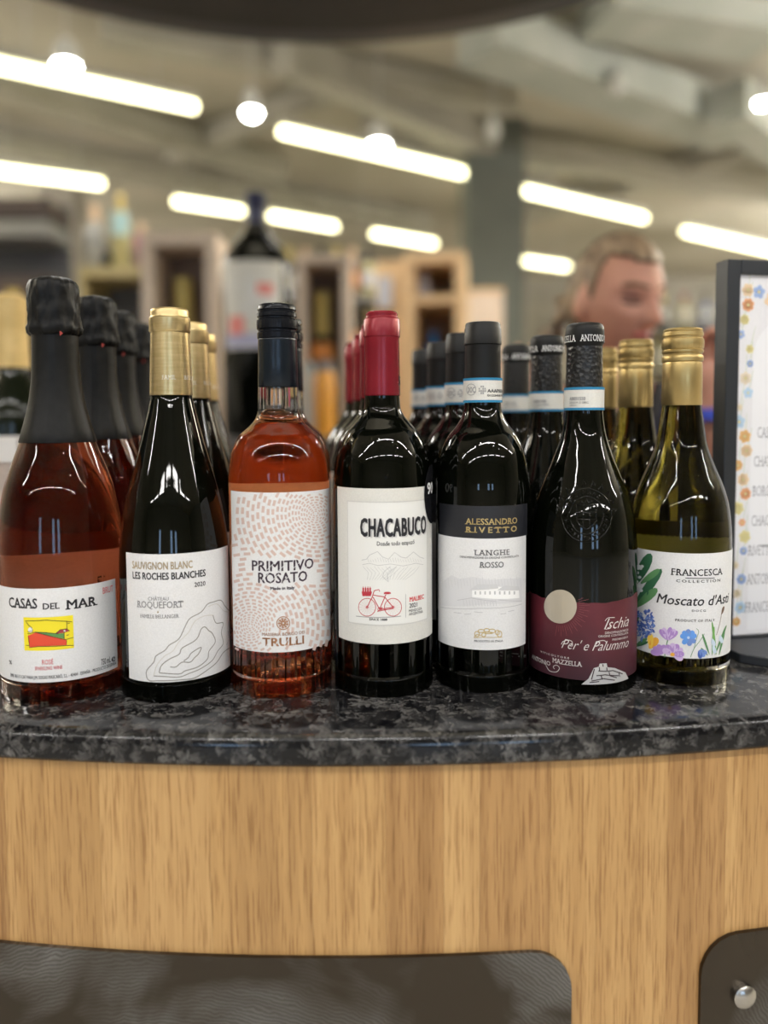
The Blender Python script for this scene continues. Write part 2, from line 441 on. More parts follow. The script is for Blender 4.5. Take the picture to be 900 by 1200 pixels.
# ================================================================== LIGHT FIXTURES
M_tube = emit('tube_glow', (1.0, .95, .60), 6.5); M_ball = emit('spot_glow', (1, 1, .97), 40); M_house = pmat('fixture_white', (.5, .5, .46), .5)
def fixture(a, b, z, label):
    p, q = at_z(*a, z), at_z(*b, z); c = (p + q) / 2
    t = thing('tube_light', label, 'ceiling light', c, 0, 'fluorescent tube lights under the ceiling')
    m = MB(); m.tube([p - c, q - c], .036, 10); m.obj('tube', M_tube, t, smooth=True, sharp=40)
    d = (q - p).normalized(); u = Vector((-d.y, d.x, 0)); m = MB()
    v = [(p - c) * s_ + u * w_ + Vector((0, 0, h)) for s_ in (1, -1) for w_, h in ((-.05, .035), (.05, .035), (.05, .09), (-.05, .09))]
    m.add(v, [(0, 3, 2, 1), (4, 5, 6, 7), (0, 1, 5, 4), (1, 2, 6, 5), (2, 3, 7, 6), (3, 0, 4, 7)]); m.obj('housing', M_house, t)
    m = MB()
    for k in (-.6, .6): m.tube([(p - c) * k + Vector((0, 0, .09)), (p - c) * k + Vector((0, 0, ZC - z))], .006, 6)
    m.obj('suspension_wire', M_house, t)
for a, b, z, l in (((-25, 72), (229, 126), 3.85, 'brightest long tube light at upper left, passing behind a glowing spot lamp'),
                   ((329, 154), (555, 206), 3.85, 'long tube light at upper middle with a glowing spot lamp over it'),
                   ((603, 221), (755, 256), 3.85, 'tube light hanging above the head of the blond person'),
                   ((802, 271), (930, 300), 3.85, 'tube light just above the framed sign at the right'),
                   ((-25, 197), (120, 216), 3.75, 'lower left tube light above the dark shelves'),
                   ((205, 236), (284, 248), 3.75, 'short tube light left of the giant bottle neck'),
                   ((317, 253), (393, 266), 3.75, 'short tube light right of the giant bottle neck'),
                   ((438, 274), (509, 286), 3.75, 'short tube light just above the pale wooden cabinet'),
                   ((600, 304), (665, 313), 3.75, 'short tube light beside the left of the blond head')):
    fixture(a, b, z, l)
def spot(px, py, Y, r, label, on=True):
    p = at(px, py, Y); t = thing('spot_lamp', label, 'spotlight', p, 0, 'round spot lamps under the ceiling')
    m = MB(); m.lathe([(0, -.005), (r * .8, -.005), (r, .0), (r * 1.05, .02), (r * .9, .10), (r * .4, .15), (0, .155)], 20); m.obj('lamp_shade', M_house, t, smooth=True, sharp=40)
    m = MB(); m.sphere((0, 0, -.0), (r * .9, r * .9, r * .75), 16, 10); m.obj('bulb', M_ball if on else M_house, t, smooth=True)
    m = MB(); m.tube([(0, 0, .15), (0, 0, ZC - p.z)], .004, 8); m.obj('stem', M_house, t)
spot(78, 76, 4.6, .075, 'glowing spot lamp overlapping the long tube light at upper left')
spot(295, 131, 5.2, .06, 'glowing spot lamp between the two upper tube lights')
spot(444, 169, 5.6, .075, 'glowing spot lamp overlapping the long tube light in the upper middle')
spot(893, 120, 6, .05, 'glowing spot lamp at the right edge of the picture')
spot(427, 338, 8.0, .06, 'small glowing lamp between the wooden boxes')
spot(722, 105, 6, .06, 'unlit white spot lamp under the ceiling ducts', False)
spot(577, 160, 6, .05, 'unlit pale spot lamp above the dark column', False)

# ================================================================== BAR
T = .0216
e0, e1_, e2_ = hit_z(0, 889, HC - T), hit_z(450, 899, HC - T), hit_z(900, 877, HC - T)
_d = 2 * (e0.x * (e1_.y - e2_.y) + e1_.x * (e2_.y - e0.y) + e2_.x * (e0.y - e1_.y))
_s = [q.x ** 2 + q.y ** 2 for q in (e0, e1_, e2_)]
CX = (_s[0] * (e1_.y - e2_.y) + _s[1] * (e2_.y - e0.y) + _s[2] * (e0.y - e1_.y)) / _d
CY = (_s[0] * (e2_.x - e1_.x) + _s[1] * (e0.x - e2_.x) + _s[2] * (e1_.x - e0.x)) / _d
RO = math.hypot(e0.x - CX, e0.y - CY); RI = RO - .46
print('BAR', CX, CY, RO)
M_gran = pmat('granite', (.05, .05, .05), .13, Specular_IOR_Level=.38)
nt, N, L, b = nodes(M_gran)
tc = N.new('ShaderNodeTexCoord')
n1 = N.new('ShaderNodeTexNoise'); n1.inputs['Scale'].default_value = 150; n1.inputs['Detail'].default_value = 7; n1.inputs['Roughness'].default_value = .7; n1.inputs['Distortion'].default_value = .8
v1 = N.new('ShaderNodeTexVoronoi'); v1.inputs['Scale'].default_value = 120; v1.feature = 'F1'
n2 = N.new('ShaderNodeTexNoise'); n2.inputs['Scale'].default_value = 14; n2.inputs['Detail'].default_value = 3
add = N.new('ShaderNodeVectorMath'); add.operation = 'MULTIPLY_ADD'; add.inputs[1].default_value = (.035, .035, .035)
L.new(tc.outputs['Object'], n1.inputs[0]); L.new(tc.outputs['Object'], n2.inputs[0]); L.new(n1.outputs['Color'], add.inputs[0]); L.new(tc.outputs['Object'], add.inputs[2]); L.new(add.outputs[0], v1.inputs[0])
r1 = N.new('ShaderNodeValToRGB'); e = r1.color_ramp.elements; e[0].position = .37; e[0].color = (.004, .004, .005, 1); e[1].position = .72; e[1].color = (.15, .145, .14, 1)
x = e.new(.48); x.color = (.012, .012, .013, 1); x = e.new(.56); x.color = (.05, .048, .047, 1)
sep = N.new('ShaderNodeSeparateColor'); L.new(v1.outputs['Color'], sep.inputs[0])
mx = N.new('ShaderNodeMath'); mx.operation = 'MULTIPLY_ADD'; mx.inputs[1].default_value = .26; L.new(sep.outputs[0], mx.inputs[0])
mx2 = N.new('ShaderNodeMath'); mx2.operation = 'MULTIPLY_ADD'; mx2.inputs[1].default_value = .62; mx2.inputs[2].default_value = .0; L.new(n1.outputs['Fac'], mx2.inputs[0]); L.new(mx2.outputs[0], mx.inputs[2])
mx3 = N.new('ShaderNodeMath'); mx3.operation = 'MULTIPLY_ADD'; mx3.inputs[1].default_value = .10; L.new(n2.outputs['Fac'], mx3.inputs[0]); L.new(mx.outputs[0], mx3.inputs[2])
L.new(mx3.outputs[0], r1.inputs[0]); L.new(r1.outputs[0], b.inputs['Base Color'])
A0, A1 = math.radians(-62), math.radians(62)
mb = MB()
prof = [(RI, HC - T), (RI, HC - .003), (RI + .003, HC), (RI + .05, HC), (RI + .15, HC), (RI + .25, HC), (RI + .35, HC), (RO - .010, HC), (RO - .006, HC - .0006), (RO - .0025, HC - .0025), (RO - .0006, HC - .006), (RO, HC - .010), (RO, HC - T + .002), (RO - .0015, HC - T), (RI, HC - T)]
mb.lathe(prof, 220, (CX, CY), 0, A0, A1)
k = 221
for end in (0, 220): mb.f.append(tuple(i * k + end for i in range(len(prof) - 1))); mb.m.append(0)
o = mb.obj('worktop', M_gran, smooth=True, sharp=30)
props(o, 'polished dark grey speckled granite worktop curving under the wine bottles', 'countertop')
base = thing('bar_counter', 'curved wood-veneered bar counter carrying the dark granite worktop', 'bar counter', (CX, CY, 0))
def wood(name, c1, c2, seed):
    m = pmat(name, c1, .42); nt, N, L, b = nodes(m)
    tc = N.new('ShaderNodeTexCoord'); mp = N.new('ShaderNodeMapping'); mp.inputs['Scale'].default_value = (60, 60, 1.6); mp.inputs['Location'].default_value = (seed * 3.1, seed, seed * 1.7)
    n1 = N.new('ShaderNodeTexNoise'); n1.inputs['Scale'].default_value = 2.2; n1.inputs['Detail'].default_value = 8; n1.inputs['Roughness'].default_value = .62
    n2 = N.new('ShaderNodeTexNoise'); n2.inputs['Scale'].default_value = 1; n2.inputs['Detail'].default_value = 3
    mp2 = N.new('ShaderNodeMapping'); mp2.inputs['Scale'].default_value = (700, 700, 30); mp2.inputs['Rotation'].default_value = (0, .06, 0)
    L.new(tc.outputs['Object'], mp.inputs[0]); L.new(tc.outputs['Object'], mp2.inputs[0]); L.new(mp.outputs[0], n1.inputs[0]); L.new(mp2.outputs[0], n2.inputs[0])
    r = N.new('ShaderNodeValToRGB'); r.color_ramp.elements[0].position = .32; r.color_ramp.elements[1].position = .68
    r.color_ramp.elements[0].color = (*c1, 1); r.color_ramp.elements[1].color = (*c2, 1)
    r2 = N.new('ShaderNodeValToRGB'); r2.color_ramp.elements[0].position = .34; r2.color_ramp.elements[1].position = .5
    r2.color_ramp.elements[0].color = (.55, .45, .36, 1); r2.color_ramp.elements[1].color = (1, 1, 1, 1)
    mm = N.new('ShaderNodeMix'); mm.data_type = 'RGBA'; mm.blend_type = 'MULTIPLY'; mm.inputs[0].default_value = .75
    L.new(n1.outputs['Fac'], r.inputs[0]); L.new(n2.outputs['Fac'], r2.inputs[0]); L.new(r.outputs[0], mm.inputs[6]); L.new(r2.outputs[0], mm.inputs[7]); L.new(mm.outputs[2], b.inputs['Base Color'])
    return m
WOODS = [wood('oak_a', (.42, .235, .085), (.55, .335, .135), 1), wood('oak_b', (.33, .175, .062), (.47, .27, .105), 5), wood('oak_c', (.45, .26, .10), (.58, .36, .15), 9), wood('oak_d', (.37, .205, .075), (.52, .31, .12), 13)]
RW = RO - .007
xs = [-160, -60, 8, 40, 118, 247, 366, 452, 520, 562, 645, 700, 782, 850, 905, 985, 1100]
def ang_of(px, py=1000):
    d = ray(px, py); A = d.x ** 2 + d.y ** 2; B = -2 * (d.y * CY + d.x * CX); Cc = CY ** 2 + CX ** 2 - RW ** 2; t = (-B - math.sqrt(max(B * B - 4 * A * Cc, 0))) / (2 * A)
    return math.atan2(d.x * t - CX, CY - d.y * t)
angs = [ang_of(q) for q in xs if -60 <= q <= 985]
while angs[0] > A0 + .08: angs.insert(0, angs[0] - rnd.uniform(.06, .1))
while angs[-1] < A1 - .08: angs.append(angs[-1] + rnd.uniform(.06, .1))
for i in range(len(angs) - 1):
    a, b_ = angs[i] + .00003, angs[i + 1] - .00003
    mb = MB(); n = 6; v = []
    for j in range(n + 1):
        t = a + (b_ - a) * j / n
        for rr in (RW, RW - .012):
            for z in (.02, HC - T): v.append((rr * math.sin(t), -rr * math.cos(t), z))
    f = []
    for j in range(n):
        p0, q0 = 4 * j, 4 * j + 4
        f += [(p0, q0, q0 + 1, p0 + 1), (p0 + 3, q0 + 3, q0 + 2, p0 + 2), (p0 + 1, q0 + 1, q0 + 3, p0 + 3), (p0 + 2, q0 + 2, q0, p0)]
    f += [(0, 1, 3, 2), (4 * n + 2, 4 * n + 3, 4 * n + 1, 4 * n)]
    mb.add(v, f); mb.obj('veneer_strip', WOODS[(0, 1, 0, 3, 2, 3, 0, 1, 2, 1, 0)[i % 11]], base, smooth=True, sharp=20)
mb = MB(); mb.lathe([(RW - .013, 0), (RW - .013, HC - T), (RI + .05, HC - T), (RI + .05, 0)], 120, (0, 0), 0, A0, A1)
mb.obj('carcass', noisy('carcass_black', (.02, .018, .016), (.03, .027, .024), .6), base, smooth=True, sharp=30)
# steel kick plates with rounded corners
M_steel = pmat('scuffed_glint_steel', (.17, .155, .135), .3, 1)
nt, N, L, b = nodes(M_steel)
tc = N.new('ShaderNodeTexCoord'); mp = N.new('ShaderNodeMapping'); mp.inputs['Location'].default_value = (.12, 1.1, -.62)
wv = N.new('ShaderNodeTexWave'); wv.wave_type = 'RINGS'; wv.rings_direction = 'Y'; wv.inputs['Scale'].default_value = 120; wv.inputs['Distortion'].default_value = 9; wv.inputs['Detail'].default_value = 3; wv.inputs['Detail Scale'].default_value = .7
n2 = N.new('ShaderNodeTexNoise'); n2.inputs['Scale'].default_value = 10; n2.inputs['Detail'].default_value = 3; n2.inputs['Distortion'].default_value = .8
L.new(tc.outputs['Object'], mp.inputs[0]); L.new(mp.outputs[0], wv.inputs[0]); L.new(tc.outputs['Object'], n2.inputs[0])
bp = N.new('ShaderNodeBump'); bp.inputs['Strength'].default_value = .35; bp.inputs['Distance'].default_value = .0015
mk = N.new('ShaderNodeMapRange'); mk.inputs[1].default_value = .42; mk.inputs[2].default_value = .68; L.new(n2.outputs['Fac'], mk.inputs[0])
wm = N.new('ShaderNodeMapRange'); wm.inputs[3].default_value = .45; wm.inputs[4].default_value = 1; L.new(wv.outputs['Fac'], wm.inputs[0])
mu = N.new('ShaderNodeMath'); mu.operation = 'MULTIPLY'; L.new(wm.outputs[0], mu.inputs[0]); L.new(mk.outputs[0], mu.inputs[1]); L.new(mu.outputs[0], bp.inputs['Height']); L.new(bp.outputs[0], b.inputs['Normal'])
sc_ = N.new('ShaderNodeValToRGB'); sc_.color_ramp.elements[0].position = .0; sc_.color_ramp.elements[1].position = 1.0; sc_.color_ramp.elements[0].color = (.075, .064, .052, 1); sc_.color_ramp.elements[1].color = (.27, .275, .28, 1)  # swirl scuffs, with their bluish highlights painted into the base colour
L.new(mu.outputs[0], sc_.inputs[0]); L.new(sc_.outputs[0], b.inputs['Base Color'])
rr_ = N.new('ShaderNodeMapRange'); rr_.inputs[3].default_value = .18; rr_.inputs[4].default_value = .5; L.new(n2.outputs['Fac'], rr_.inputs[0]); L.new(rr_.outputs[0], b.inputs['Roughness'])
M_bolt = pmat('bolt_steel', (.5, .48, .45), .25, 1)
RP = RW + .0035
def plate(a, b_, z1, lab):
    z0 = .12; rc = .028; pts = []
    L_ = (b_ - a) * RP
    for cx, cz, s0 in ((L_ - rc, z1 - rc, 0), (rc, z1 - rc, PI / 2), (rc, z0 + rc, PI), (L_ - rc, z0 + rc, 1.5 * PI)):
        for k_ in range(7): pts.append((cx + rc * math.cos(s0 + PI / 2 * k_ / 6), cz + rc * math.sin(s0 + PI / 2 * k_ / 6)))
    bm = bmesh.new(); vs = [bm.verts.new((x_, z_, 0)) for x_, z_ in pts]; f0 = bm.faces.new(vs)
    r = bmesh.ops.extrude_face_region(bm, geom=[f0]); bmesh.ops.translate(bm, verts=[q for q in r['geom'] if isinstance(q, bmesh.types.BMVert)], vec=(0, 0, .003))
    x_ = .02
    while x_ < L_:
        bmesh.ops.bisect_plane(bm, geom=bm.verts[:] + bm.edges[:] + bm.faces[:], plane_co=(x_, 0, 0), plane_no=(1, 0, 0)); x_ += .02
    for q in bm.verts:
        t = a + q.co.x / RP; r2 = RW + .0003 + q.co.z; q.co = (r2 * math.sin(t), -r2 * math.cos(t), q.co.y)
    bmesh.ops.recalc_face_normals(bm, faces=bm.faces)
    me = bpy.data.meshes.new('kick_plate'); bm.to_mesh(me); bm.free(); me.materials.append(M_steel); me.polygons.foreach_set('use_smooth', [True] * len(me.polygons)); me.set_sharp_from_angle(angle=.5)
    o = bpy.data.objects.new('kick_plate', me); COL.objects.link(o); o.parent = base
    for zz in (z1 - .045, z0 + .045):
        for t in (a + .032 / RP, b_ - .032 / RP):
            if not lab and t < (a + b_) / 2 or lab:
                m2 = MB(); m2.lathe([(.0085, 0), (.0085, .003), (.006, .005), (0, .0055)], 16)
                M_ = Matrix.Rotation(t, 4, 'Z') @ Matrix.Translation((0, -RW - .0032, zz)) @ Matrix.Rotation(PI / 2, 4, 'X')
                m2.v = [tuple(M_ @ Vector(q)) for q in m2.v]
                m2.obj('bolt', M_bolt, o, smooth=True, sharp=40)
aR = ang_of(668, 1170); aL2 = ang_of(818, 1170)
zt = hit = None
def z_on_bar(px, py):
    d = ray(px, py); A = d.x ** 2 + d.y ** 2; B = -2 * (d.y * CY + d.x * CX); Cc = CY ** 2 + CX ** 2 - RW ** 2; t = (-B - math.sqrt(B * B - 4 * A * Cc)) / (2 * A)
    return CZ + d.z * t
ZP = z_on_bar(420, 1119)
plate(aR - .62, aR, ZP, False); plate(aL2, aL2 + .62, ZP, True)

# ================================================================== FRONT BOTTLES
crumple = lambda amp, f1=3.5, f2=110: (lambda a, i, r, z: 0 if r < .002 else amp * (noise.noise(Vector((math.cos(a) * f1, math.sin(a) * f1, z * f2))) + .5 * noise.noise(Vector((math.cos(a) * f1 * 3, math.sin(a) * f1 * 3, z * f2 * 3.1)))))

# ---- 1 sparkling rose
B1 = Bottle('sparkling_wine_bottle', 'sparkling rosé bottle at far left with black foil hood and white label with yellow picture', 78, 815, .589, 'sparkling rosé bottles in the leftmost column')
B1.glass([(800, 69), (660, 69), (625, 68), (600, 65.5), (570, 60), (545, 52), (517, 41.5), (495, 35), (470, 29.5), (430, 25), (394, 24.5), (345, 24)], rose('dark_rose_wine', (.42, .10, .04)), True)
foil = B1.shell('foil_sleeve', [(518, 42.6), (517, 42.7), (505, 39.4), (495, 36.4), (480, 32.8), (470, 30.7), (450, 27.8), (430, 26.2), (410, 25.6), (390, 25.6)], M_foilb, 90, wob=lambda a, i, r, z: .0006 * math.exp(-((a - .1) / .05) ** 2) + .0003 * noise.noise(Vector((a * 3, 0, z * 30))))
B1.shell('foil_hood', [(394, 26.5), (391, 29.5), (385, 30), (381, 29), (376, 28.6), (370, 28.4), (364, 28.9), (358, 28.2), (352, 28.4), (346, 28), (340, 28), (334, 27), (330, 25), (327, 20), (325, 10), (325, 0)], M_foilb, 120, wob=crumple(.0016), sharp=60)
inv1, fwd1 = B1.mapper(K1, B1.R)
p = Print(lambda x, y: B1.mapper((0, 0, 1), .0165)[0](x, y), B1.mapper((0, 0, 1), .0178)[1], .002); p.pxm = .00065
p.poly([(70, 385), (79, 386), (71, 394)], C_('pull_tab_red', (.35, .04, .03))); p.build('pull_tab', B1.root)
lab = B1.label('paper_label', K1, B1.R, 45, 745, 374, 972, M_paper, phi0=-82, xmid=400)
P = B1.printer(K1, B1.R)
kw = dict(serif=.035, bold=.008)
P.text('CASAS', 62, 240, 441, 505, ink, **kw); P.text('DEL', 275, 382, 472, 511, ink, **kw); P.text('MAR', 418, 622, 442, 502, ink, **kw)
P.text('BRUT', 655, 720, 366, 406, pink); P.text('ROSÉ', 270, 342, 834, 864, pink, ref='R'); P.text('SPARKLING WINE', 225, 400, 876, 899, pink)
P.text('750 mL', 645, 705, 822, 860, ink, ref='7'); P.text('e', 710, 735, 815, 845, ink); P.text('%', 62, 80, 838, 862, ink)
P.text('EMB. 08-517-CAT PARA J.M. SOGAS MASCARÓ, S.L. - 40404 - ESPAÑA - PRODUCTO DE ESPAÑA', 72, 742, 927, 948, ink, ref='E')
P.build('lettering', lab)
P = B1.printer(K1, B1.R)
yel = C_('yellow', (.86, .72, .02)); redp = C_('red', (.72, .07, .03)); grn = C_('green', (.12, .30, .08))
P.rect(155, 562, 470, 775, yel, 1)
P.poly([(180, 680), (230, 660), (330, 685), (425, 708), (425, 740), (330, 745), (250, 748), (195, 757), (185, 720)], redp, 2)
P.poly([(230, 657), (300, 660), (370, 668), (412, 664), (412, 700), (330, 682)], grn, 3)
P.poly([(355, 668), (385, 642), (425, 636), (445, 650), (410, 662)], C_('dark_red', (.4, .05, .06)), 4)
P.disc(197, 643, 15, 16, white, 3); P.disc(412, 650, 6, 6, white, 5)
for l in ([(165, 585), (300, 580), (425, 588), (460, 592)], [(170, 590), (185, 612), (205, 628), (213, 650), (180, 655)], [(180, 668), (230, 657), (330, 684), (420, 705), (470, 690)], [(426, 585), (428, 640)], [(428, 605), (445, 598)], [(410, 650), (410, 702)], [(170, 742), (190, 742)], [(425, 742), (470, 742)], [(355, 668), (385, 642), (425, 636), (445, 650)], [(225, 656), (300, 660), (375, 668)], [(425, 678), (440, 674)], [(186, 690), (192, 756), (250, 748), (425, 742), (426, 710)]):
    P.line(l, 3.2, ink, 6)
P.build('illustration', lab)
bl = B1.label('back_label', K1, B1.R, 0, 0, 262, 900, M_paper, phi0=95, phi1=262, xmid=400)

# ---- 2 white burgundy shaped bottle
B2 = Bottle('wine_bottle', 'dark bottle with gold capsule and white label with grey oyster shell drawing', 209, 815, .584, 'gold capsule bottles with shell drawing labels')
B2.glass([(800, 62.3), (662, 62.3), (630, 61), (590, 55), (560, 47.5), (520, 37), (490, 29.5), (475, 26), (463, 23.8), (380, 21)], M_dark)
B2.shell('capsule', [(464, 23.6), (463, 24.5), (462.5, 24.5), (440, 23.9), (391, 22.2), (389.5, 23.3), (388.5, 23.7), (374, 23.5), (372.5, 22.2), (371, 21.9), (366, 22), (364, 21.5), (362.5, 20), (362.3, 18), (363, 17), (363, 0)], M_gold, sharp=35)
P = B2.printer((0, 0, 1), .0158, .002); q = C_('cream', (.85, .8, .68))
P.text('FAMIL', 190, 206, 439.5, 444.5, q, serif=.03, spacing=1.1); P.text('BELLANGER', 215, 229, 440.5, 445, q, serif=.03, frac=.6); P.build('capsule_lettering', [c for c in kids(B2.root) if c.name.startswith('capsule')][0], base=.0004)
lab = B2.label('paper_label', K2, B2.R, 55, 700, 157, 974, M_paper, xmid=380)
P = B2.printer(K2, B2.R); gy = C_('charcoal', (.12, .12, .13)); gl = C_('contour_grey', (.30, .29, .27)); gl2 = C_('pale_contour', (.62, .60, .56))
P.text('SAUVIGNON BLANC', 85, 467, 210, 258, tan, bold=.01); P.text('LES ROCHES BLANCHES', 88, 550, 277, 322, ink, bold=.015); P.text('2020', 478, 548, 336, 365, ink)
P.text('CHÂTEAU', 185, 315, 434, 457, grey, ref='H'); P.text('ROQUEFORT', 115, 412, 463, 505, grey, serif=.04, ref='R')
P.poly([(247, 522), (253, 530), (247, 538), (241, 530)], tan); P.text('FAMILLE BELLANGER', 135, 382, 547, 570, grey, serif=.03)
P.build('lettering', lab)
P = B2.printer(K2, B2.R)
P.line([(250, 968), (195, 968), (175, 940), (178, 900), (220, 850), (235, 810), (290, 775), (320, 740), (380, 700), (420, 620), (450, 570), (520, 530), (560, 480), (600, 465), (645, 455), (670, 490), (700, 525)], 6, gl, 1, smooth=5)
P.line([(700, 760), (660, 790), (620, 850), (560, 900), (480, 950), (400, 962), (300, 968), (250, 968)], 6.5, gl, 1, smooth=5)
P.line([(255, 915), (270, 870), (320, 830), (380, 800), (400, 760), (470, 720), (500, 690), (520, 640), (545, 625), (570, 650), (590, 665), (610, 720), (570, 780), (560, 830), (500, 880), (420, 905), (380, 925), (255, 918)], 6.5, gl, 1, smooth=5)
P.line([(325, 880), (360, 880), (400, 850), (450, 850), (480, 820), (505, 795), (520, 755), (460, 790), (440, 820), (410, 842)], 6.5, gl, 1, smooth=5)
P.line([(220, 938), (300, 942), (380, 945), (450, 920), (520, 890), (590, 840), (625, 780), (660, 730), (648, 660), (660, 600), (615, 600), (595, 550)], 6, gl, 1, smooth=5)
P.line([(595, 550), (540, 555), (480, 590), (440, 660), (380, 720), (340, 780), (290, 810), (240, 870), (220, 938)], 5, gl2, 1, smooth=5)
P.line([(565, 495), (620, 478), (660, 520), (690, 530)], 5, gl2, 1, smooth=4); P.line([(690, 650), (700, 700), (680, 740)], 4, gl, 1)
P.build('illustration', lab)

# ---- 3 rosato
B3 = Bottle('wine_bottle', 'bright orange rosé bottle with black screw cap and pink dashed pattern label', 331, 812, .59, 'orange rosé bottles with black screw caps')
zf = B3.rz(488, 20)[1]
B3.glass([(800, 57.6), (700, 58.2), (560, 58.2), (545, 57.5), (525, 53.3), (510, 46), (500, 34.5), (490, 26.5), (480, 23.8), (455, 23.2), (380, 20.5)], rose('bright_rose_wine', (.85, .25, .08), zf), True)
B3.shell('sleeve', [(454, 23), (453, 23.4), (420, 22.8), (400, 22.5), (398, 22.5), (397, 22)], pmat('navy_black_sleeve', (.006, .011, .018), .25, .3))
knurl = lambda a, i, r, z: .00025 * (math.sin(a * 60) > 0) if 5 <= i <= 7 else 0
B3.shell('screw_cap', [(398, 22.2), (397, 23.4), (391, 23.3), (389.5, 22), (387.5, 22), (386, 23.4), (381, 23.6), (376, 23.3), (374.5, 22), (373, 22), (372, 23.2), (368, 23), (366.5, 21.8), (365, 21.8), (364, 22.8), (360, 22.3), (358, 21), (357, 18), (357, 0)], M_blackcap, 90, sharp=35, wob=knurl)
lab = B3.label('paper_label', K3, B3.R, 31, 502, 112, 887, M_paper, xmid=270)
P = B3.printer(K3, B3.R); dash = C_('dash_pink', (.62, .47, .42))
ca, cb = (432, 215), (118, 760)
for (cx, cy) in (ca, cb):
    r = 12
    while r < 620:
        wd = min(5 + r * .04, 14); gap = wd * 1.75; ln = min(9 + r * .09, 32); nn = max(5, int(2 * PI * r / (ln * 1.55))); ph = rnd.random()
        for i in range(nn):
            a = 2 * PI * (i + ph) / nn; x, y = cx + r * math.cos(a), cy + r * math.sin(a)
            if not (42 < x < 492 and 122 < y < 875): continue
            o_ = cb if (cx, cy) == ca else ca
            if math.hypot(x - o_[0], y - o_[1]) < r: continue
            if 120 < x < 430 and 430 < y < 590 and (y < 555 or 205 < x < 340): continue
            if 165 < x < 390 and (785 < y < 860) or math.hypot(x - 277, y - 745) < 42: continue
            d = Vector((-math.sin(a), math.cos(a))) * ln / 2; e_ = Vector((math.cos(a), math.sin(a))) * wd / 2; c0 = Vector((x, y))
            P.poly([tuple(c0 + d + e_), tuple(c0 - d + e_), tuple(c0 - d - e_), tuple(c0 + d - e_)], dash, 1)
        r += gap
P.build('pattern', lab)['kind'] = 'stuff'
P = B3.printer(K3, B3.R); cop = C_('copper', (.42, .20, .10), .4, .3); dk = C_('plum_black', (.05, .03, .05))
P.text('PRIMITIVO', 127, 422, 442, 492, dk, 2, bold=.006); P.text('ROSATO', 157, 392, 500, 550, dk, 2, bold=.006); P.text('Made in Italy', 215, 332, 568, 583, dk, 2, bold=.02)
for x0_, y0_ in ((150, 500), (215, 495), (270, 500), (330, 498), (385, 500), (180, 556), (230, 556), (290, 556), (345, 556)): P.line([(x0_ - 16, y0_ - 8), (x0_ + 26, y0_ - 50)], 2.6, M_paper, 3)
P.text('MASSERIA BORGO DEI', 175, 380, 791, 806, cop, 2); P.text('TRULLI', 177, 377, 815, 855, cop, 2, bold=.012)
for x0_ in (205, 245, 290, 330): P.line([(x0_ - 10, 858), (x0_ + 16, 812)], 3, M_paper, 3)
P.build('lettering', lab)
P = B3.printer(K3, B3.R)
P.ring(277, 745, 31, 31, 4, cop); 
for i in range(9):
    a = 2 * PI * i / 9; P.line([(277 + 5 * math.cos(a), 745 + 5 * math.sin(a)), (277 + 26 * math.cos(a + .3), 745 + 26 * math.sin(a + .3))], 5, cop)
    P.ring(277 + 17 * math.cos(a), 745 + 17 * math.sin(a), 5, 5, 2.5, cop, 3, 8)
P.build('emblem', lab)
B3.label('back_label', K3, B3.R, 0, 0, 100, 860, M_paper, phi0=100, phi1=260, xmid=270)

# ---- 4 malbec
B4 = Bottle('wine_bottle', 'dark bottle with red capsule and cream label showing a red bicycle', 450, 812, .59, 'red capsule bottles with bicycle labels')
B4.glass([(800, 57), (600, 57.3), (575, 57.2), (560, 56.3), (535, 53), (520, 48.5), (505, 41), (497, 34), (487, 25.5), (478, 21.6), (463, 20.4), (380, 19)], M_dark)
cap = B4.shell('capsule', [(464, 20.6), (463, 21.3), (430, 20.8), (397, 20.4), (396, 20.6), (395, 21.5), (376, 21.4), (373.5, 20.4), (372.5, 18.9), (370, 18.6), (368.5, 19), (367, 18.4), (366, 17), (366.3, 15.5), (366.5, 0)], M_red, sharp=35)
P = B4.printer((0, 0, 1), .0136, .002); P.text('5', 466.5, 471, 441, 452, ink, bold=.03); P.build('capsule_lettering', cap, base=.0003)
lab = B4.label('paper_label', K4, B4.R, 48, 500, 93, 848, M_cream, xmid=270)
P = B4.printer(K4, B4.R); bone = C_('inner_panel', (.79, .79, .77)); rb = C_('bike_red', (.50, .03, .05))
P.rect(97, 162, 474, 752, bone, 1)
for l in ([(97, 158), (474, 158)], [(97, 756), (474, 756)]):
    xm = 285; s0 = P.inv(97, 450)[0]; s1 = P.inv(476, 450)[0]; t = P.inv(xm, l[0][1])[1]; P.raw([(s0, t - .0002), (s1, t - .0002), (s1, t + .0002), (s0, t + .0002)], [(0, 1, 2, 3)], lgrey, 2)
t0_, t1_ = P.inv(285, 756)[1], P.inv(285, 158)[1]
for xx in (97, 476):
    s0 = P.inv(xx, 450)[0]; P.raw([(s0 - .0002, t0_), (s0 + .0002, t0_), (s0 + .0002, t1_), (s0 - .0002, t1_)], [(0, 1, 2, 3)], lgrey, 2)
P.build('inner_panel', lab)
P = B4.printer(K4, B4.R)
P.text('CHACABUCO', 161, 474, 240, 327, lgrey, 1.6, bold=.05, spacing=1.08); P.text('CHACABUCO', 155, 470, 236, 323, ink, 3, bold=.035, spacing=1.08)
P.text('Donde todo empezó', 235, 415, 348, 368, ink, 2, serif=.04, ref='D')
P.text('MALBEC', 390, 460, 613, 635, C_('malbec_red', (.65, .05, .05)), 2, bold=.02, serif=.03); P.text('2021', 390, 428, 647, 668, ink, 2, bold=.01)
P.text('MENDOZA', 388, 450, 674, 687, ink, 2); P.text('ARGENTINA', 388, 455, 690, 703, ink, 2); P.text('SINCE 1888', 198, 285, 722, 733, ink, 2, bold=.02)
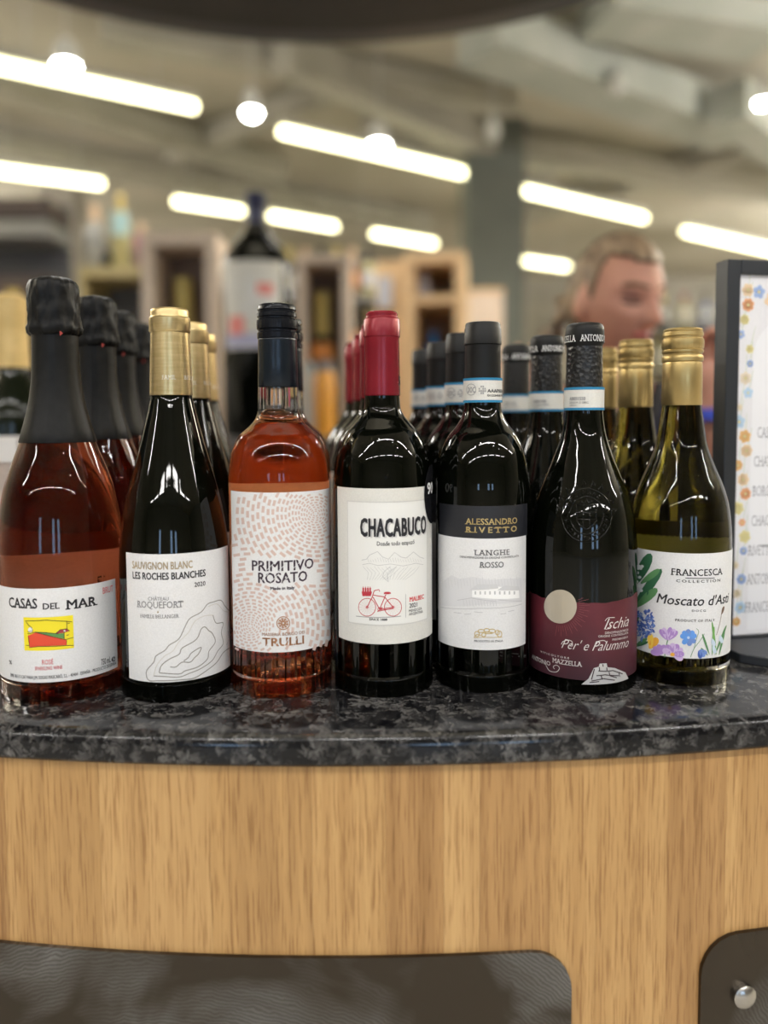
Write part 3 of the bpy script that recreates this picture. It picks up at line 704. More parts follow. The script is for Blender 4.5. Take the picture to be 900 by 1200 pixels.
P.line([(373, 605), (373, 718)], 2, grey, 2); P.build('lettering', lab)
P = B4.printer(K4, B4.R)
hill = C_('etching_grey', (.48, .48, .49))
P.line([(162, 440), (185, 435), (200, 415), (238, 398), (262, 425), (290, 435), (320, 402), (350, 425), (375, 430), (410, 400), (440, 425), (460, 432)], 2.4, hill)
P.line([(165, 462), (200, 455), (240, 466), (300, 458), (360, 468), (420, 455), (458, 462)], 2, hill)
for i in range(16):
    x0_ = 168 + i * 18; P.line([(x0_, 470 + (i % 3) * 4), (x0_ + 26 * (1 if i < 8 else -1), 500 + 3 * (i % 2)), (285 + (i - 8) * 12, 535)], 1.3, hill)
for i in range(22):
    x0_ = 190 + i * 12; P.line([(x0_, 432 + 5 * math.sin(i)), (x0_ + 7, 450)], 1.2, hill)
P.line([(300, 470), (270, 495), (262, 520), (290, 545)], 2, hill); P.line([(330, 470), (305, 490), (285, 510), (290, 545)], 2, hill)
for cx in (188, 312):
    P.ring(cx, 668, 41, 43, 3.2, rb); P.ring(cx, 668, 5, 5, 3, rb, 3, 10)
    for i in range(16): a = PI * i / 8; P.line([(cx, 668), (cx + 40 * math.cos(a), 668 + 40 * math.sin(a))], .9, C_('spoke', (.68, .4, .4)))
for l in ([(188, 668), (212, 620), (222, 588)], [(214, 608), (272, 618)], [(216, 618), (248, 678)], [(248, 678), (278, 606)], [(248, 678), (312, 668)], [(272, 618), (312, 668)], [(222, 588), (245, 582), (248, 592)], [(268, 602), (302, 600)], [(238, 690), (262, 668)], [(250, 684), (312, 674)]):
    P.line(l, 4, rb, 3)
P.disc(285, 599, 17, 6, rb, 3); P.ring(248, 678, 9, 9, 2.5, rb, 3, 12)
P.poly([(162, 592), (212, 592), (206, 614), (166, 614)], rb, 3)
for i in range(4): P.rect(166 + i * 11, 574, 174 + i * 11, 594, rb, 3); P.rect(168.5 + i * 11, 568, 171.5 + i * 11, 575, rb, 3)
P.line([(135, 711), (350, 711)], 3.5, grey, 2); P.build('illustration', lab)
st = B4.printer((385, 550, 4.138), B4.R + .0004); stk = C_('sticker_black', (.01, .01, .012), .25)
sx = B4.R * math.radians(72); sz = P.inv(480, 122)[1]; nn = 32
st.raw([(sx + .0125 * math.cos(2 * PI * i / nn), sz + .0225 * math.sin(2 * PI * i / nn)) for i in range(nn)], [tuple(range(nn))], stk, 1)
tv, tf = text2d('90', bold=.02); st.raw([(sx - .0085 + a * .012, sz + .0005 + b_ * .012) for a, b_ in tv], tf, white, 2); so = st.build('round_sticker', B4.root)

# ---- 5 langhe
B5 = Bottle('wine_bottle', 'dark bottle with black capsule and label topped by black band with gold lettering', 565, 808, .597, 'black capsule bottles with blue edged neck bands')
B5.glass([(800, 54), (600, 54.6), (570, 54.3), (550, 52.5), (530, 48.8), (510, 40), (500, 32), (490, 25.5), (482, 22.5), (475, 21.4), (404, 19.6), (390, 19)], M_dark)
M_bcap = noisy('matte_black_foil', (.005, .005, .005), (.008, .008, .008), .45, sc=40, bump=.1, dist=.0006); M_bcap.node_tree.nodes['Principled BSDF'].inputs['Specular IOR Level'].default_value = .28
B5.shell('capsule', [(472, 21.3), (471, 21.7), (440, 21), (407, 20.6), (405, 20.8), (404, 21.8), (386, 21.5), (384.5, 20.7), (381, 20.5), (379, 19.6), (378.3, 17.5), (378.6, 16), (378.5, 0)], M_bcap, sharp=35, wob=lambda a, i, r, z: .00012 * noise.noise(Vector((a * 5, 1, z * 400))) if r > .002 else 0)
bandblue = C_('band_blue', (.02, .22, .42)); bandp = paper('band_paper', (.72, .71, .67))
def band(B, y0, y1, rr, texts):
    b0 = B.label('neck_band', (0, 0, 1), rr, 0, 0, y0, y1, bandp, phi0=-175, phi1=150, xmid=B.bx)
    P = B.printer((0, 0, 1), rr, .0016); s0, s1 = math.radians(-175) * rr, math.radians(150) * rr
    for a, b_ in ((y0, y0 + 3), (y1 - 2.8, y1)):
        t0, t1 = P.inv(B.bx, b_)[1], P.inv(B.bx, a)[1]; P.raw([(s0, t0), (s1, t0), (s1, t1), (s0, t1)], [(0, 1, 2, 3)], bandblue, 1)
    P.build('blue_edge', b0)
    P = B.printer((0, 0, 1), rr, .0016); texts(P); P.build('lettering', b0)
B5.bx = 568
def t5(P):
    P.ring(552.5, 456.5, 5.5, 6.5, .7, grey, 2, 20); P.text('DOC', 548.5, 557, 453.5, 460, grey, 2, bold=.02)
    for i in range(4):
        for j in range(4):
            if (i * j + i + j) % 3: P.rect(561 + i * 2.2, 452 + j * 2.6, 562.6 + i * 2.2, 454 + j * 2.6, grey, 2)
    P.text('AAAP0024', 571, 588, 456, 460, ink, 2); P.text('0123456789', 571, 588, 462, 464.5, ink, 2)
band(B5, 442.5, 471.5, B5.rz(457, 21.8)[0] + .0003, t5)
lab0 = B5.label('black_label_band', K5, B5.R, 45, 500, 103, 272, C_('label_black', (.012, .013, .018), .5), xmid=280)
lab = B5.label('paper_label', K5, B5.R, 40, 492, 272, 852, M_paper, xmid=280)
P = B5.printer(K5, B5.R); P.text('ALESSANDRO', 178, 447, 167, 199, goldp, serif=.035); P.text('RIVETTO', 178, 445, 211, 241, goldp, serif=.05, spacing=1.5, bold=.01); P.build('gold_lettering', lab0)
P = B5.printer(K5, B5.R); P.text('LANGHE', 224, 408, 331, 359, gy, serif=.045, spacing=1.15); P.text('DENOMINAZIONE DI ORIGINE CONTROLLATA', 152, 455, 366, 377, gy); P.text('ROSSO', 252, 378, 393, 423, gy, serif=.045)
P.text('PRODOTTO IN ITALIA', 225, 375, 801, 811, gy, serif=.03); P.build('lettering', lab)
P = B5.printer(K5, B5.R); e1 = C_('etching_pale', (.62, .62, .64)); e2 = C_('etching_mid', (.52, .52, .54)); e3 = C_('etching_white', (.9, .9, .9))
P.poly([(60, 500), (110, 462), (150, 480), (220, 470), (300, 486), (380, 480), (470, 476), (470, 600), (300, 610), (60, 620)], C_('etching_wash', (.68, .68, .70)), 1)
P.poly([(215, 540), (250, 520), (340, 520), (455, 530), (458, 580), (350, 585), (215, 575)], e3, 2)
P.poly([(200, 540), (245, 508), (345, 508), (350, 530)], e1, 3); P.poly([(345, 540), (380, 515), (455, 520), (460, 540)], e1, 3)
for i in range(9): P.rect(228 + i * 25, 545, 236 + i * 25, 562, e2, 3)
for i in range(26): P.line([(60 + i * 16, 470 + 18 * abs(math.sin(i * 1.7))), (66 + i * 16, 510 + 22 * abs(math.sin(i * 2.3)))], 3, e1, 4)
for i in range(12): P.line([(170 + i * 15, 590), (176 + i * 15, 622)], 4, e1, 4)
for l in ([(55, 628), (250, 634), (470, 612)], [(350, 590), (470, 596)], [(140, 592), (210, 580), (340, 598)], [(120, 655), (160, 660)], [(175, 665), (210, 662)], [(225, 652), (270, 656)], [(360, 664), (390, 660)], [(400, 650), (430, 645)]): P.line(l, 3, e2, 4)
P.build('illustration', lab)
P = B5.printer(K5, B5.R)
for x0_, y0_, rx, ry in ((240, 768, 12, 14), (262, 752, 16, 8), (290, 748, 14, 9), (318, 752, 16, 10), (345, 760, 10, 12), (356, 768, 12, 16), (275, 772, 10, 10), (300, 762, 22, 4)): P.ring(x0_, y0_, rx, ry, 4, goldp, 2, 14)
P.line([(225, 785), (240, 770), (262, 775)], 4, goldp); P.line([(225, 788), (262, 784), (370, 784)], 3, goldp); P.build('emblem', lab)

# ---- 6 piedirosso
B6 = Bottle('wine_bottle', 'dark bottle with embossed crest, maroon label and round silver disc', 681, 808, .597, 'embossed black bottles with maroon labels')
B6.glass([(800, 60.5), (740, 61.2), (645, 61.2), (605, 58), (580, 51.5), (555, 42), (530, 32.5), (505, 24.8), (482, 21.9), (400, 19.8), (390, 19)], M_dark)
M_scale = noisy('scaled_foil', (.004, .004, .005), (.008, .008, .008), .34, sc=10)
nt, N, L, b = nodes(M_scale); vz = N.new('ShaderNodeTexVoronoi'); vz.inputs['Scale'].default_value = 330; tc = N.new('ShaderNodeTexCoord'); bp = N.new('ShaderNodeBump'); bp.inputs['Strength'].default_value = .6; bp.inputs['Distance'].default_value = .001
L.new(tc.outputs['Object'], vz.inputs[0]); L.new(vz.outputs[0], bp.inputs['Height']); L.new(bp.outputs[0], b.inputs['Normal'])
B6.shell('capsule', [(481, 21.9), (480, 22.3), (450, 21.1), (425, 20.7), (407, 20.5)], M_scale)
cap = B6.shell('capsule_top', [(408, 20.3), (405, 20.8), (403, 22.1), (396, 22.4), (389, 22.2), (385, 21.8), (381.5, 20.4), (379.5, 17.5), (379, 14), (379, 0)], M_bcap, sharp=50)
rr = B6.rz(396, 22.4)[0]
P = B6.printer((0, 0, 1), rr, .0016)
tv, tf = text2d('ANTONIO MAZZELLA   ANTONIO MAZZELLA   ', serif=.03); w0 = max(q[0] for q in tv); tz0 = P.inv(692, 399.5)[1]; hh = P.inv(692, 391.5)[1] - tz0
start = P.inv(680.5, 396)[0]; P.raw([(start - .000 + a * (2 * PI * rr * .96) / w0, tz0 + b_ * hh / .72) for a, b_ in tv], tf, white, 1); P.build('lettering', cap, base=.0003)
B6.bx = 688
band(B6, 453.5, 480.5, B6.rz(467, 22.0)[0] + .0004, lambda P: (P.text('AB051550', 668, 686, 465, 469, grey, 2, bold=.02), P.text('DENOM. E ORIG.', 668, 690, 470.5, 473, grey, 2), P.text('PIEDIROSSO', 668, 676, 474.5, 476, grey, 2)))
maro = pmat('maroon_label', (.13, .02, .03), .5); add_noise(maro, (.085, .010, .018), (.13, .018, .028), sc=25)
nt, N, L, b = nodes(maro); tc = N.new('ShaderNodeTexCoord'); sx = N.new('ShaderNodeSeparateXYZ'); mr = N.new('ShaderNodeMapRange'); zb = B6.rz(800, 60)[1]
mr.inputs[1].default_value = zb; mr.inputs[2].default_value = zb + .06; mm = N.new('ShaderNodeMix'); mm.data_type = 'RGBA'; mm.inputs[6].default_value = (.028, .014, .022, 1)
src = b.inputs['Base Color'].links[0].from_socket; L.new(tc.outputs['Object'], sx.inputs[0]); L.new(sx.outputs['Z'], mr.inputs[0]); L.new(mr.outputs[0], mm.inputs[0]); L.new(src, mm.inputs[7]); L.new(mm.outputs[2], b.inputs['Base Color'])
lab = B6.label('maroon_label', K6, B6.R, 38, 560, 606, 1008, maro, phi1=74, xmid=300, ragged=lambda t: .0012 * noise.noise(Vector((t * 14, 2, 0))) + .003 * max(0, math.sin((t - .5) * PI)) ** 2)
P = B6.printer(K6, B6.R); sl = C_('silver_white', (.72, .70, .68), .4)
P.text('Ischia', 425, 552, 684, 738, sl, shear=.5, ref='I', bold=-.005); P.text('DENOMINAZIONE DI', 430, 549, 751, 763, sl); P.text('ORIGINE CONTROLLATA', 395, 549, 770, 781, sl); P.text('PIEDIROSSO', 468, 547, 787, 797, sl)
P.text("Per' e Palummo", 205, 551, 806, 855, sl, shear=.5, ref='P', bold=-.008)
P.line([(205, 822), (215, 806), (245, 800), (262, 812), (250, 830)], 3, sl, smooth=4); P.line([(385, 822), (395, 806), (425, 802), (440, 815)], 3, sl, smooth=4); P.line([(430, 700), (445, 684), (480, 682)], 3, sl, smooth=4); P.line([(425, 740), (440, 742), (455, 730)], 3, sl, smooth=4)
P.text('VITICOLTORE', 97, 245, 876, 886, sl, spacing=1.5); P.text('ANTONIO', 52, 148, 896, 918, sl, serif=.03); P.text('MAZZELLA', 158, 312, 906, 930, sl, serif=.03)
P.line([(125, 930), (145, 960), (180, 965), (195, 945), (180, 930), (163, 938), (170, 950)], 3, sl, smooth=5); P.build('lettering', lab)
P = B6.printer(K6, B6.R)
P.disc(200, 625, 84, 88, C_('silver_disc', (.60, .54, .44), .38, .55), 3, 48)
sil = C_('silver_print', (.62, .62, .62), .35, .3); dkm = C_('dark_maroon', (.03, .012, .018)); ray_ = C_('ray_red', (.26, .07, .08))
for i in range(22):
    a = -.35 + i * .1; P.line([(200 + 96 * math.cos(a), 625 + 100 * math.sin(a)), (200 + (125 + 25 * (i % 2)) * math.cos(a), 625 + (130 + 25 * (i % 2)) * math.sin(a))], 1.6, ray_, 1)
P.poly([(308, 1030), (345, 1000), (372, 945), (398, 938), (402, 922), (438, 920), (442, 940), (480, 945), (535, 968), (550, 1000), (500, 1018), (400, 1030)], sil, 2)
for l in ([(375, 950), (360, 1005)], [(395, 960), (430, 962), (470, 958), (520, 975)], [(385, 985), (430, 980), (500, 985)], [(400, 940), (402, 960)], [(438, 942), (440, 958)], [(360, 1012), (420, 1000), (480, 1008)], [(350, 1020), (400, 1015)], [(450, 965), (455, 985), (490, 995)], [(410, 985), (415, 1005)], [(500, 965), (505, 990)], [(418, 925), (420, 938)]): P.line(l, 5, dkm, 3)
P.build('illustration', lab)
# embossed crest on the shoulder (relief in the glass)
def relief(B, name, mat, strokes, crop):
    mb = MB()
    inv, _ = B.mapper(crop, B.rad(B.rz(crop[1] + 130 / crop[2], 1)[1]) if False else B.R * .93)
    for pts, wr in strokes:
        path = []
        for q in pts:
            # march: find surface point on the shoulder
            rr_ = B.R * .9
            for _ in range(6):
                inv2, _f = B.mapper(crop, rr_); a, z = inv2(*q); ph = a / rr_; rr_ = B.rad(z)
            path.append((rr_ * math.sin(ph), -rr_ * math.cos(ph), z))
        mb.tube(path, wr, 6)
    return mb.obj(name, mat, B.root, smooth=True)
ST = []
cx, cy = 335, 150
for rx, ry in ((130, 140), (88, 98)): ST.append(([(cx + rx * math.cos(2 * PI * i / 40), cy + ry * math.sin(2 * PI * i / 40)) for i in range(41)], .0006))
for i in range(26):
    a = 2 * PI * i / 26; c0 = (cx + 109 * math.cos(a), cy + 119 * math.sin(a)); k_ = i % 4
    if k_ == 0: sh = [(-7, -9), (-7, 9), (7, -9), (7, 9)]
    elif k_ == 1: sh = [(-7, 9), (0, -9), (7, 9), (3, 2), (-3, 2)]
    elif k_ == 2: sh = [(7, -7), (-6, -8), (-7, 7), (7, 8)]
    else: sh = [(-7, -9), (-7, 9), (6, 0), (-6, -8)]
    ca_, sa_ = math.cos(a + PI / 2), math.sin(a + PI / 2)
    ST.append(([(c0[0] + x * ca_ - y * sa_, c0[1] + x * sa_ + y * ca_) for x, y in sh], .0005))
for k_ in range(4): ST.append(([(cx - 52 + 34 * k_, cy - 55), (cx - 50 + 33 * k_, cy + (30 if k_ in (0, 3) else 62))], .0007))
for yy in (-55, -18, 20): ST.append(([(cx - 52, cy + yy), (cx, cy + yy + 4), (cx + 52, cy + yy)], .0007))
ST.append(([(cx - 52, cy + 25), (cx - 35, cy + 55), (cx, cy + 75), (cx + 35, cy + 55), (cx + 52, cy + 25)], .0008))
for i in range(10):
    a = PI + PI * (i + .5) / 10; ST.append(([(cx + 135 * math.cos(a), cy - 10 + 140 * math.sin(a)), (cx + 160 * math.cos(a + .06), cy - 15 + 168 * math.sin(a + .06)), (cx + 145 * math.cos(a + .14), cy - 12 + 150 * math.sin(a + .14))], .0006))
ST.append(([(cx - 30, cy - 75), (cx - 12, cy - 62), (cx, cy - 85), (cx + 12, cy - 62), (cx + 30, cy - 75)], .0008))
relief(B6, 'embossed_crest', M_dark, ST, K6)

# ---- 7 moscato
B7 = Bottle('wine_bottle', 'olive green bottle with gold screw cap and white label printed with spring flowers', 793, 803, .610, 'olive bottles with gold screw caps')
B7.glass([(800, 56), (640, 56.8), (612, 55.5), (590, 52.7), (570, 47.2), (545, 37.2), (520, 28.5), (490, 23.8), (474, 21.7), (430, 20.5), (400, 20)], M_ol, True)
B7.shell('sleeve', [(475, 22), (474, 22.6), (440, 22.2), (427, 22), (425, 21.5)], M_gold2)
kn2 = lambda a, i, r, z: .00022 * (math.sin(a * 60) > 0) if 8 <= i <= 10 else 0
B7.shell('screw_cap', [(425, 21.5), (424, 22.9), (420, 23.1), (417.5, 22.6), (416.5, 21.6), (415, 21.6), (413.5, 23), (411, 23), (410, 21.8), (408.5, 22.9), (402, 23.3), (398, 23), (397, 21.6), (395.5, 21.6), (394, 22.7), (390.5, 22.5), (389.5, 21.6), (388.5, 21.6), (387.5, 22), (386, 21), (385, 18), (385, 0)], M_gold2, 90, sharp=35, wob=kn2)
lab = B7.label('paper_label', K7, B7.R, 48, 600, 240, 853, M_paper, phi1=100, xmid=340, phi0=-80)
P = B7.printer(K7, B7.R)
P.text('FRANCESCA', 305, 606, 335, 374, ink, serif=.035, spacing=1.05); P.line([(390, 386), (475, 388), (560, 386)], 4, ink); P.text('COLLECTION', 337, 592, 398, 414, ink, spacing=1.4)
P.text("Moscato d'Asti", 222, 612, 492, 548, ink, shear=.25, ref='M', frac=.87); P.text('DOCG', 428, 508, 572, 584, ink, serif=.03, spacing=1.3); P.text('PRODUCT OF ITALY', 330, 560, 630, 644, ink, serif=.03, spacing=1.2)
P.build('lettering', lab)
P = B7.printer(K7, B7.R)
def petal(P, x, y, ang, ln, wd, m, lay=1):
    c, s_ = math.cos(ang), math.sin(ang); pts = []
    for i in range(14):
        t = 2 * PI * i / 14; u = ln / 2 * (1 - math.cos(t)); v = wd / 2 * math.sin(t) * (1 - .3 * math.cos(t))
        pts.append((x + u * c - v * s_, y + u * s_ + v * c))
    P.poly(pts, m, lay)
g1 = C_('leaf_green', (.03, .13, .06)); g2 = C_('leaf_mid', (.10, .26, .10)); bl1 = C_('hyacinth_blue', (.06, .12, .42)); bl2 = C_('hyacinth_light', (.16, .27, .62)); pu = C_('crocus_purple', (.42, .25, .60)); pu2 = C_('crocus_pale', (.62, .47, .74)); orr = C_('flower_orange', (.85, .42, .05)); bb = C_('bluebell', (.12, .32, .78)); wb = C_('watercolour_blue', (.58, .68, .80))
petal(P, 92, 555, -2.05, 150, 30, g1); petal(P, 90, 560, -.95, 280, 50, g1, 1.2); petal(P, 100, 560, -.72, 170, 48, g2, 1.4); petal(P, 95, 430, -1.1, 210, 62, g1, 1.5); petal(P, 130, 420, -.65, 140, 36, g2, 1.6)
petal(P, 70, 700, -1.2, 120, 40, g1, 1)
for i in range(6): P.disc(100 + 10 * (i % 3) + 3 * i, 330 + 26 * i, 10, 9, C_('lily_white', (.8, .84, .84)), 2.4, 12)
for i in range(5): P.disc(140 - 8 * i, 318 + 12 * (i % 2), 10, 9, C_('lily_white', (.8, .84, .84)), 2.4, 12)
for i in range(150):
    a = rnd.uniform(0, 2 * PI); r = math.sqrt(rnd.random()); x, y = 140 + 68 * r * math.cos(a), 655 + 88 * r * math.sin(a)
    petal(P, x, y, rnd.uniform(0, 2 * PI), 22, 9, (bl1, bl2, bl1)[i % 3], 2 + (i % 5) * .1)
petal(P, 180, 800, -.9, 80, 44, orr, 2.2); petal(P, 190, 800, -1.6, 90, 34, C_('flower_yellow', (.9, .6, .08)), 2.3)
for an, m in ((-2.2, pu), (-1.9, pu2), (-1.35, pu), (-1.0, pu2), (-.75, pu)): petal(P, 288, 750, an, 78, 30, m, 2.4)
P.line([(288, 750), (275, 800), (270, 850)], 5, g2, 2)
for an, m in ((-2.7, pu2), (-2.2, pu), (-1.6, pu2), (-1.1, pu), (-.5, pu2), (0, pu), (.5, pu2)): petal(P, 318, 832, an, 66, 36, m, 2.5)
for an in (-2.8, -2.3, -1.8, -1.2): petal(P, 248, 835, an, 62, 34, pu, 2.45)
P.disc(316, 834, 13, 11, orr, 2.8)
for an in (-2.9, -2.3, -1.6, -.9, -.3, .6, 1.4, 2.3): petal(P, 408, 735, an, 50, 30, bb if int(an * 10) % 2 else bl2, 2.4)
P.disc(408, 735, 8, 8, C_('pale_blue', (.5, .65, .9)), 2.7)
P.line([(420, 850), (440, 800), (470, 760), (490, 730), (500, 712)], 3, g2, smooth=3); P.line([(440, 800), (455, 740), (468, 700), (455, 682)], 2.5, g2, smooth=3)
for an in (.4, .9, 1.4): petal(P, 470, 808, an, 50, 26, bl1 if an > 1 else bl2, 2.4)
for x, y, an, ln, m in ((530, 835, -1.9, 130, g2), (545, 838, -1.5, 170, C_('grass_green', (.16, .38, .10))), (560, 838, -1.2, 190, g2), (570, 838, -1.7, 200, C_('grass_green', (.16, .38, .10))), (585, 838, -1.35, 150, g2), (520, 840, -2.3, 60, g2)): petal(P, x, y, an, ln, 12, m, 2.2)
for x, y in ((545, 740), (550, 780), (590, 720)): petal(P, x, y, 1.3, 50, 22, wb, 2.6)
P.line([(570, 720), (590, 650), (600, 590)], 3, C_('stem_brown', (.2, .12, .08)), smooth=3); petal(P, 600, 600, -1.3, 50, 12, C_('stem_brown', (.2, .12, .08)), 2.5)
petal(P, 95, 790, -.6, 90, 22, g2, 2.2); petal(P, 80, 790, -.3, 100, 20, g1, 2.1)
P.build('illustration', lab)
B7.label('back_label', K7, B7.R, 0, 0, 130, 800, M_paper, phi0=115, phi1=262, xmid=340)

# ================================================================== ROWS BEHIND
def row(B, lst):
    for px, py, Y, label in lst:
        p = at(px, py, Y); o = copy_tree(B.root); o.location = (p.x, Y, HC); o['label'] = label
        o.rotation_euler = (0, 0, rnd.uniform(-.05, .05))
row(B1, [(113, 420, .681, 'second sparkling rosé bottle from the front in the leftmost column'), (138, 420, .773, 'third sparkling rosé bottle from the front in the leftmost column'), (161, 420, .865, 'rearmost sparkling rosé bottle in the leftmost column')])
row(B2, [(224, 420, .671, 'middle bottle of the gold capsule column, just behind the front one'), (236, 420, .756, 'rearmost bottle of the gold capsule column')])
row(B3, [(334.5, 420, .676, 'orange rosé bottle hidden behind the front black screw cap bottle')])
row(B4, [(440, 420, .669, 'second red capsule bottle, just behind the bicycle label bottle'), (429.5, 420, .748, 'third red capsule bottle from the front'), (419, 420, .827, 'rearmost and leftmost red capsule bottle')])
row(B5, [(541, 420, .674, 'second black capsule bottle behind the gold lettered label'), (517, 420, .751, 'third black capsule bottle with blue edged neck band, between second and rearmost'), (498, 420, .828, 'rearmost black capsule bottle with blue edged neck band')])
row(B6, [(640.7, 420, .684, 'second embossed bottle with white lettered cap, right of the tallest black capsule'), (605, 420, .770, 'rearmost embossed bottle with white lettered cap')])
row(B7, [(745, 425, .698, 'second gold screw cap bottle in front of the blond person'), (706, 425, .780, 'rearmost gold screw cap bottle, mostly hidden behind the embossed bottle')])

# ================================================================== SIGN
M_frame = pmat('sign_frame_black', (.018, .021, .026), .42); th = math.radians(11)
sp = at(850, 480, .668); sign = thing('table_sign', 'black framed flower bordered wine list standing at the right edge', 'sign', (sp.x, .668, HC), th)
MS = Matrix.Translation((sp.x, .668, HC)) @ Matrix.Rotation(th, 4, 'Z'); MSI = MS.inverted()
def plane_inv(px, py):
    o_ = MSI @ Vector((0, 0, CZ)); d = MSI.to_3x3() @ ray(px, py); t = -o_.y / d.y; q = o_ + d * t; return (q.x, q.z)
WS = .235; HS = plane_inv(850, 303)[1]; FB = plane_inv(870, 745)[1]; bw = .0125
mb = MB(); dpt = .018
for a, b_ in (((0, 0, .008), (bw, dpt, HS)), ((WS - bw, 0, .008), (WS, dpt, HS)), ((bw, 0, HS - bw), (WS - bw, dpt, HS)), ((bw, 0, .008), (WS - bw, dpt, FB))): mb.box(a, b_)
mb.obj('frame', M_frame, sign, bevel=.0012)
box_obj('backing', (bw, .006, FB), (WS - bw, dpt - .002, HS - bw), M_frame, sign)
pg = box_obj('paper_sheet', (bw, .0035, FB), (WS - bw, .0058, HS - bw), paper('sign_paper', (.80, .79, .82)), sign)
mb = MB(); y0_ = -.062; ch = .022; pl = [(-.01, .12), (-.01, y0_ + ch), (ch - .01, y0_), (WS + .01 - ch, y0_), (WS + .01, y0_ + ch), (WS + .01, .12)]
v = [(x, y, z) for z in (0.0, .008) for x, y in pl]; n = len(pl)
mb.add(v, [tuple(range(n))[::-1], tuple(range(n, 2 * n))] + [(i, (i + 1) % n, (i + 1) % n + n, i + n) for i in range(n)]); mb.obj('base_plate', M_frame, sign, bevel=.001)
def sign_print(): 
    P = Print(plane_inv, lambda a, b_, o_: (a, .0035 - o_, b_), 0); P.pxm = .668 / F; return P
P = sign_print(); it = C_('sign_grey', (.30, .30, .33))
top_ = HS - bw
bw2 = .0160
for (y0_, y1_) in ((0, 1),):
    P.raw([(bw + bw2, FB + .004), (WS - bw - bw2, FB + .004), (WS - bw - bw2, top_ - .07), (bw + bw2, top_ - .07)], [(0, 1, 2, 3)], C_('sign_white', (.82, .82, .85)), .5)
nn = 24; cxs = WS / 2; rx = WS / 2 - bw - bw2
P.raw([(cxs - rx * math.cos(PI * i / nn), top_ - .07 + .05 * math.sin(PI * i / nn)) for i in range(nn + 1)], [tuple(range(nn, -1, -1))], C_('sign_white', (.82, .82, .85)), .5)
P.build('arched_panel', pg, base=.0001)
P = sign_print(); ky = 900 / .68
rowsS = (('CASAS DEL MAR', 508), ('CHATEAU ROQUEFORT', 542), ('BORGO DEI TRULLI', 577), ('CHACABUCO', 612), ('RIVETTO', 647), ('ANTONIO MAZZELLA', 681), ('FRANCESCA', 714))
for i, (s_, yy) in enumerate(rowsS):
    x0_ = (890, 886, 884.5, 883, 879.5, 878, 875.5)[i]; u0, z0 = plane_inv(x0_, yy + 5); tv, tf = text2d(s_, serif=.03, bold=-.006); k_ = .0100 / .73; wmax = max(q[0] for q in tv)
    kx = min(.0066, (WS - bw - bw2 - .004 - u0) / wmax)
    P.raw([(u0 + a * kx, z0 + b_ * k_) for a, b_ in tv], tf, it, 1.5)
P.build('lettering', pg, base=.0001)
P = sign_print(); rs = random.Random(3)
cols = [C_('flower_orange', (.85, .42, .05)), C_('sign_orange', (.82, .42, .22)), C_('sign_blue', (.36, .48, .76)), C_('sign_sky', (.50, .66, .82)), C_('sign_peach', (.84, .64, .42)), C_('sign_yellow', (.78, .70, .35)), C_('sign_cream', (.80, .70, .56))]
cols[0] = C_('sign_amber', (.84, .52, .22))
def fl(u, z, r, m, lay):
    n = rs.choice((5, 6, 7)); a0 = rs.random()
    for i in range(n):
        a = a0 + 2 * PI * i / n; pts = []
        for k_ in range(10):
            t = 2 * PI * k_ / 10; uu = r * .5 * (1 - math.cos(t)); vv = r * .42 * math.sin(t); pts.append((u + uu * math.cos(a) - vv * math.sin(a), z + uu * math.sin(a) + vv * math.cos(a)))
        P.raw(pts, [tuple(range(10))], m, lay)
    P.raw([(u + r * .22 * math.cos(2 * PI * k_ / 8), z + r * .22 * math.sin(2 * PI * k_ / 8)) for k_ in range(8)], [tuple(range(8))], cols[5], lay + .5)
for side in (0, 1):
    n = 24
    for i in range(n):
        z = FB + .012 + (top_ - FB - .025) * i / (n - 1); u = bw + .003 + rs.uniform(.0, .010); u = u if side == 0 else WS - u
        a = rs.uniform(-1, 1); P.raw([(u, z), (u + .0006, z), (u + .005 * abs(a) + .0004, z + .02), (u + .005 * abs(a), z + .02)], [(0, 1, 2, 3)], C_('sign_stem', (.55, .62, .45)), .8)
        fl(u, z, rs.uniform(.0032, .0062), cols[(i * 3 + side + (i // 4)) % 7], 1 + .05 * i)
for i in range(14):
    fl(bw + .02 + (WS - 2 * bw - .04) * i / 13, top_ - .012 - rs.uniform(0, .012), rs.uniform(.004, .008), cols[(i * 2 + 2) % 7], 3 + .05 * i)
P.build('floral_border', pg, base=.0001)

# ================================================================== LEFT EDGE: CARTON AND GOLD-FOIL BOTTLE
M_card = noisy('carton_board', (.42, .34, .29), (.50, .41, .35), .7, sc=220, detail=3, bump=.15, dist=.0006)
M_wht = paper('carton_white', (.72, .69, .66))
bx = hit_z(26, 735, HC); ct = thing('carton', 'beige and white carton at the left edge beside the sparkling rosé bottle', 'box', (bx.x - .16, bx.y, HC))
hh = at(28, 515, bx.y).z - HC
mb = MB(); t = .004
mb.box((0, 0, 0), (.16, t, hh - .02)); mb.box((0, .17 - t, 0), (.16, .17, hh - .02)); mb.box((0, t, 0), (t, .17 - t, hh - .02)); mb.box((.16 - t, t, 0), (.16, .17 - t, hh - .02)); mb.box((t, t, 0), (.16 - t, .17 - t, t))
mb.obj('carton_body', M_card, ct)
mb = MB(); e_ = .0015
mb.box((-e_, -e_, hh - .022), (.16 + e_, t + e_, hh)); mb.box((-e_, .17 - t - e_, hh - .022), (.16 + e_, .17 + e_, hh)); mb.box((-e_, t + e_, hh - .022), (t + e_, .17 - t - e_, hh)); mb.box((.16 - t - e_, t + e_, hh - .022), (.16 + e_, .17 - t - e_, hh))
mb.obj('white_rim', M_wht, ct)
ORD = 'first second third fourth fifth sixth seventh eighth ninth tenth eleventh twelfth thirteenth fourteenth fifteenth'.split()
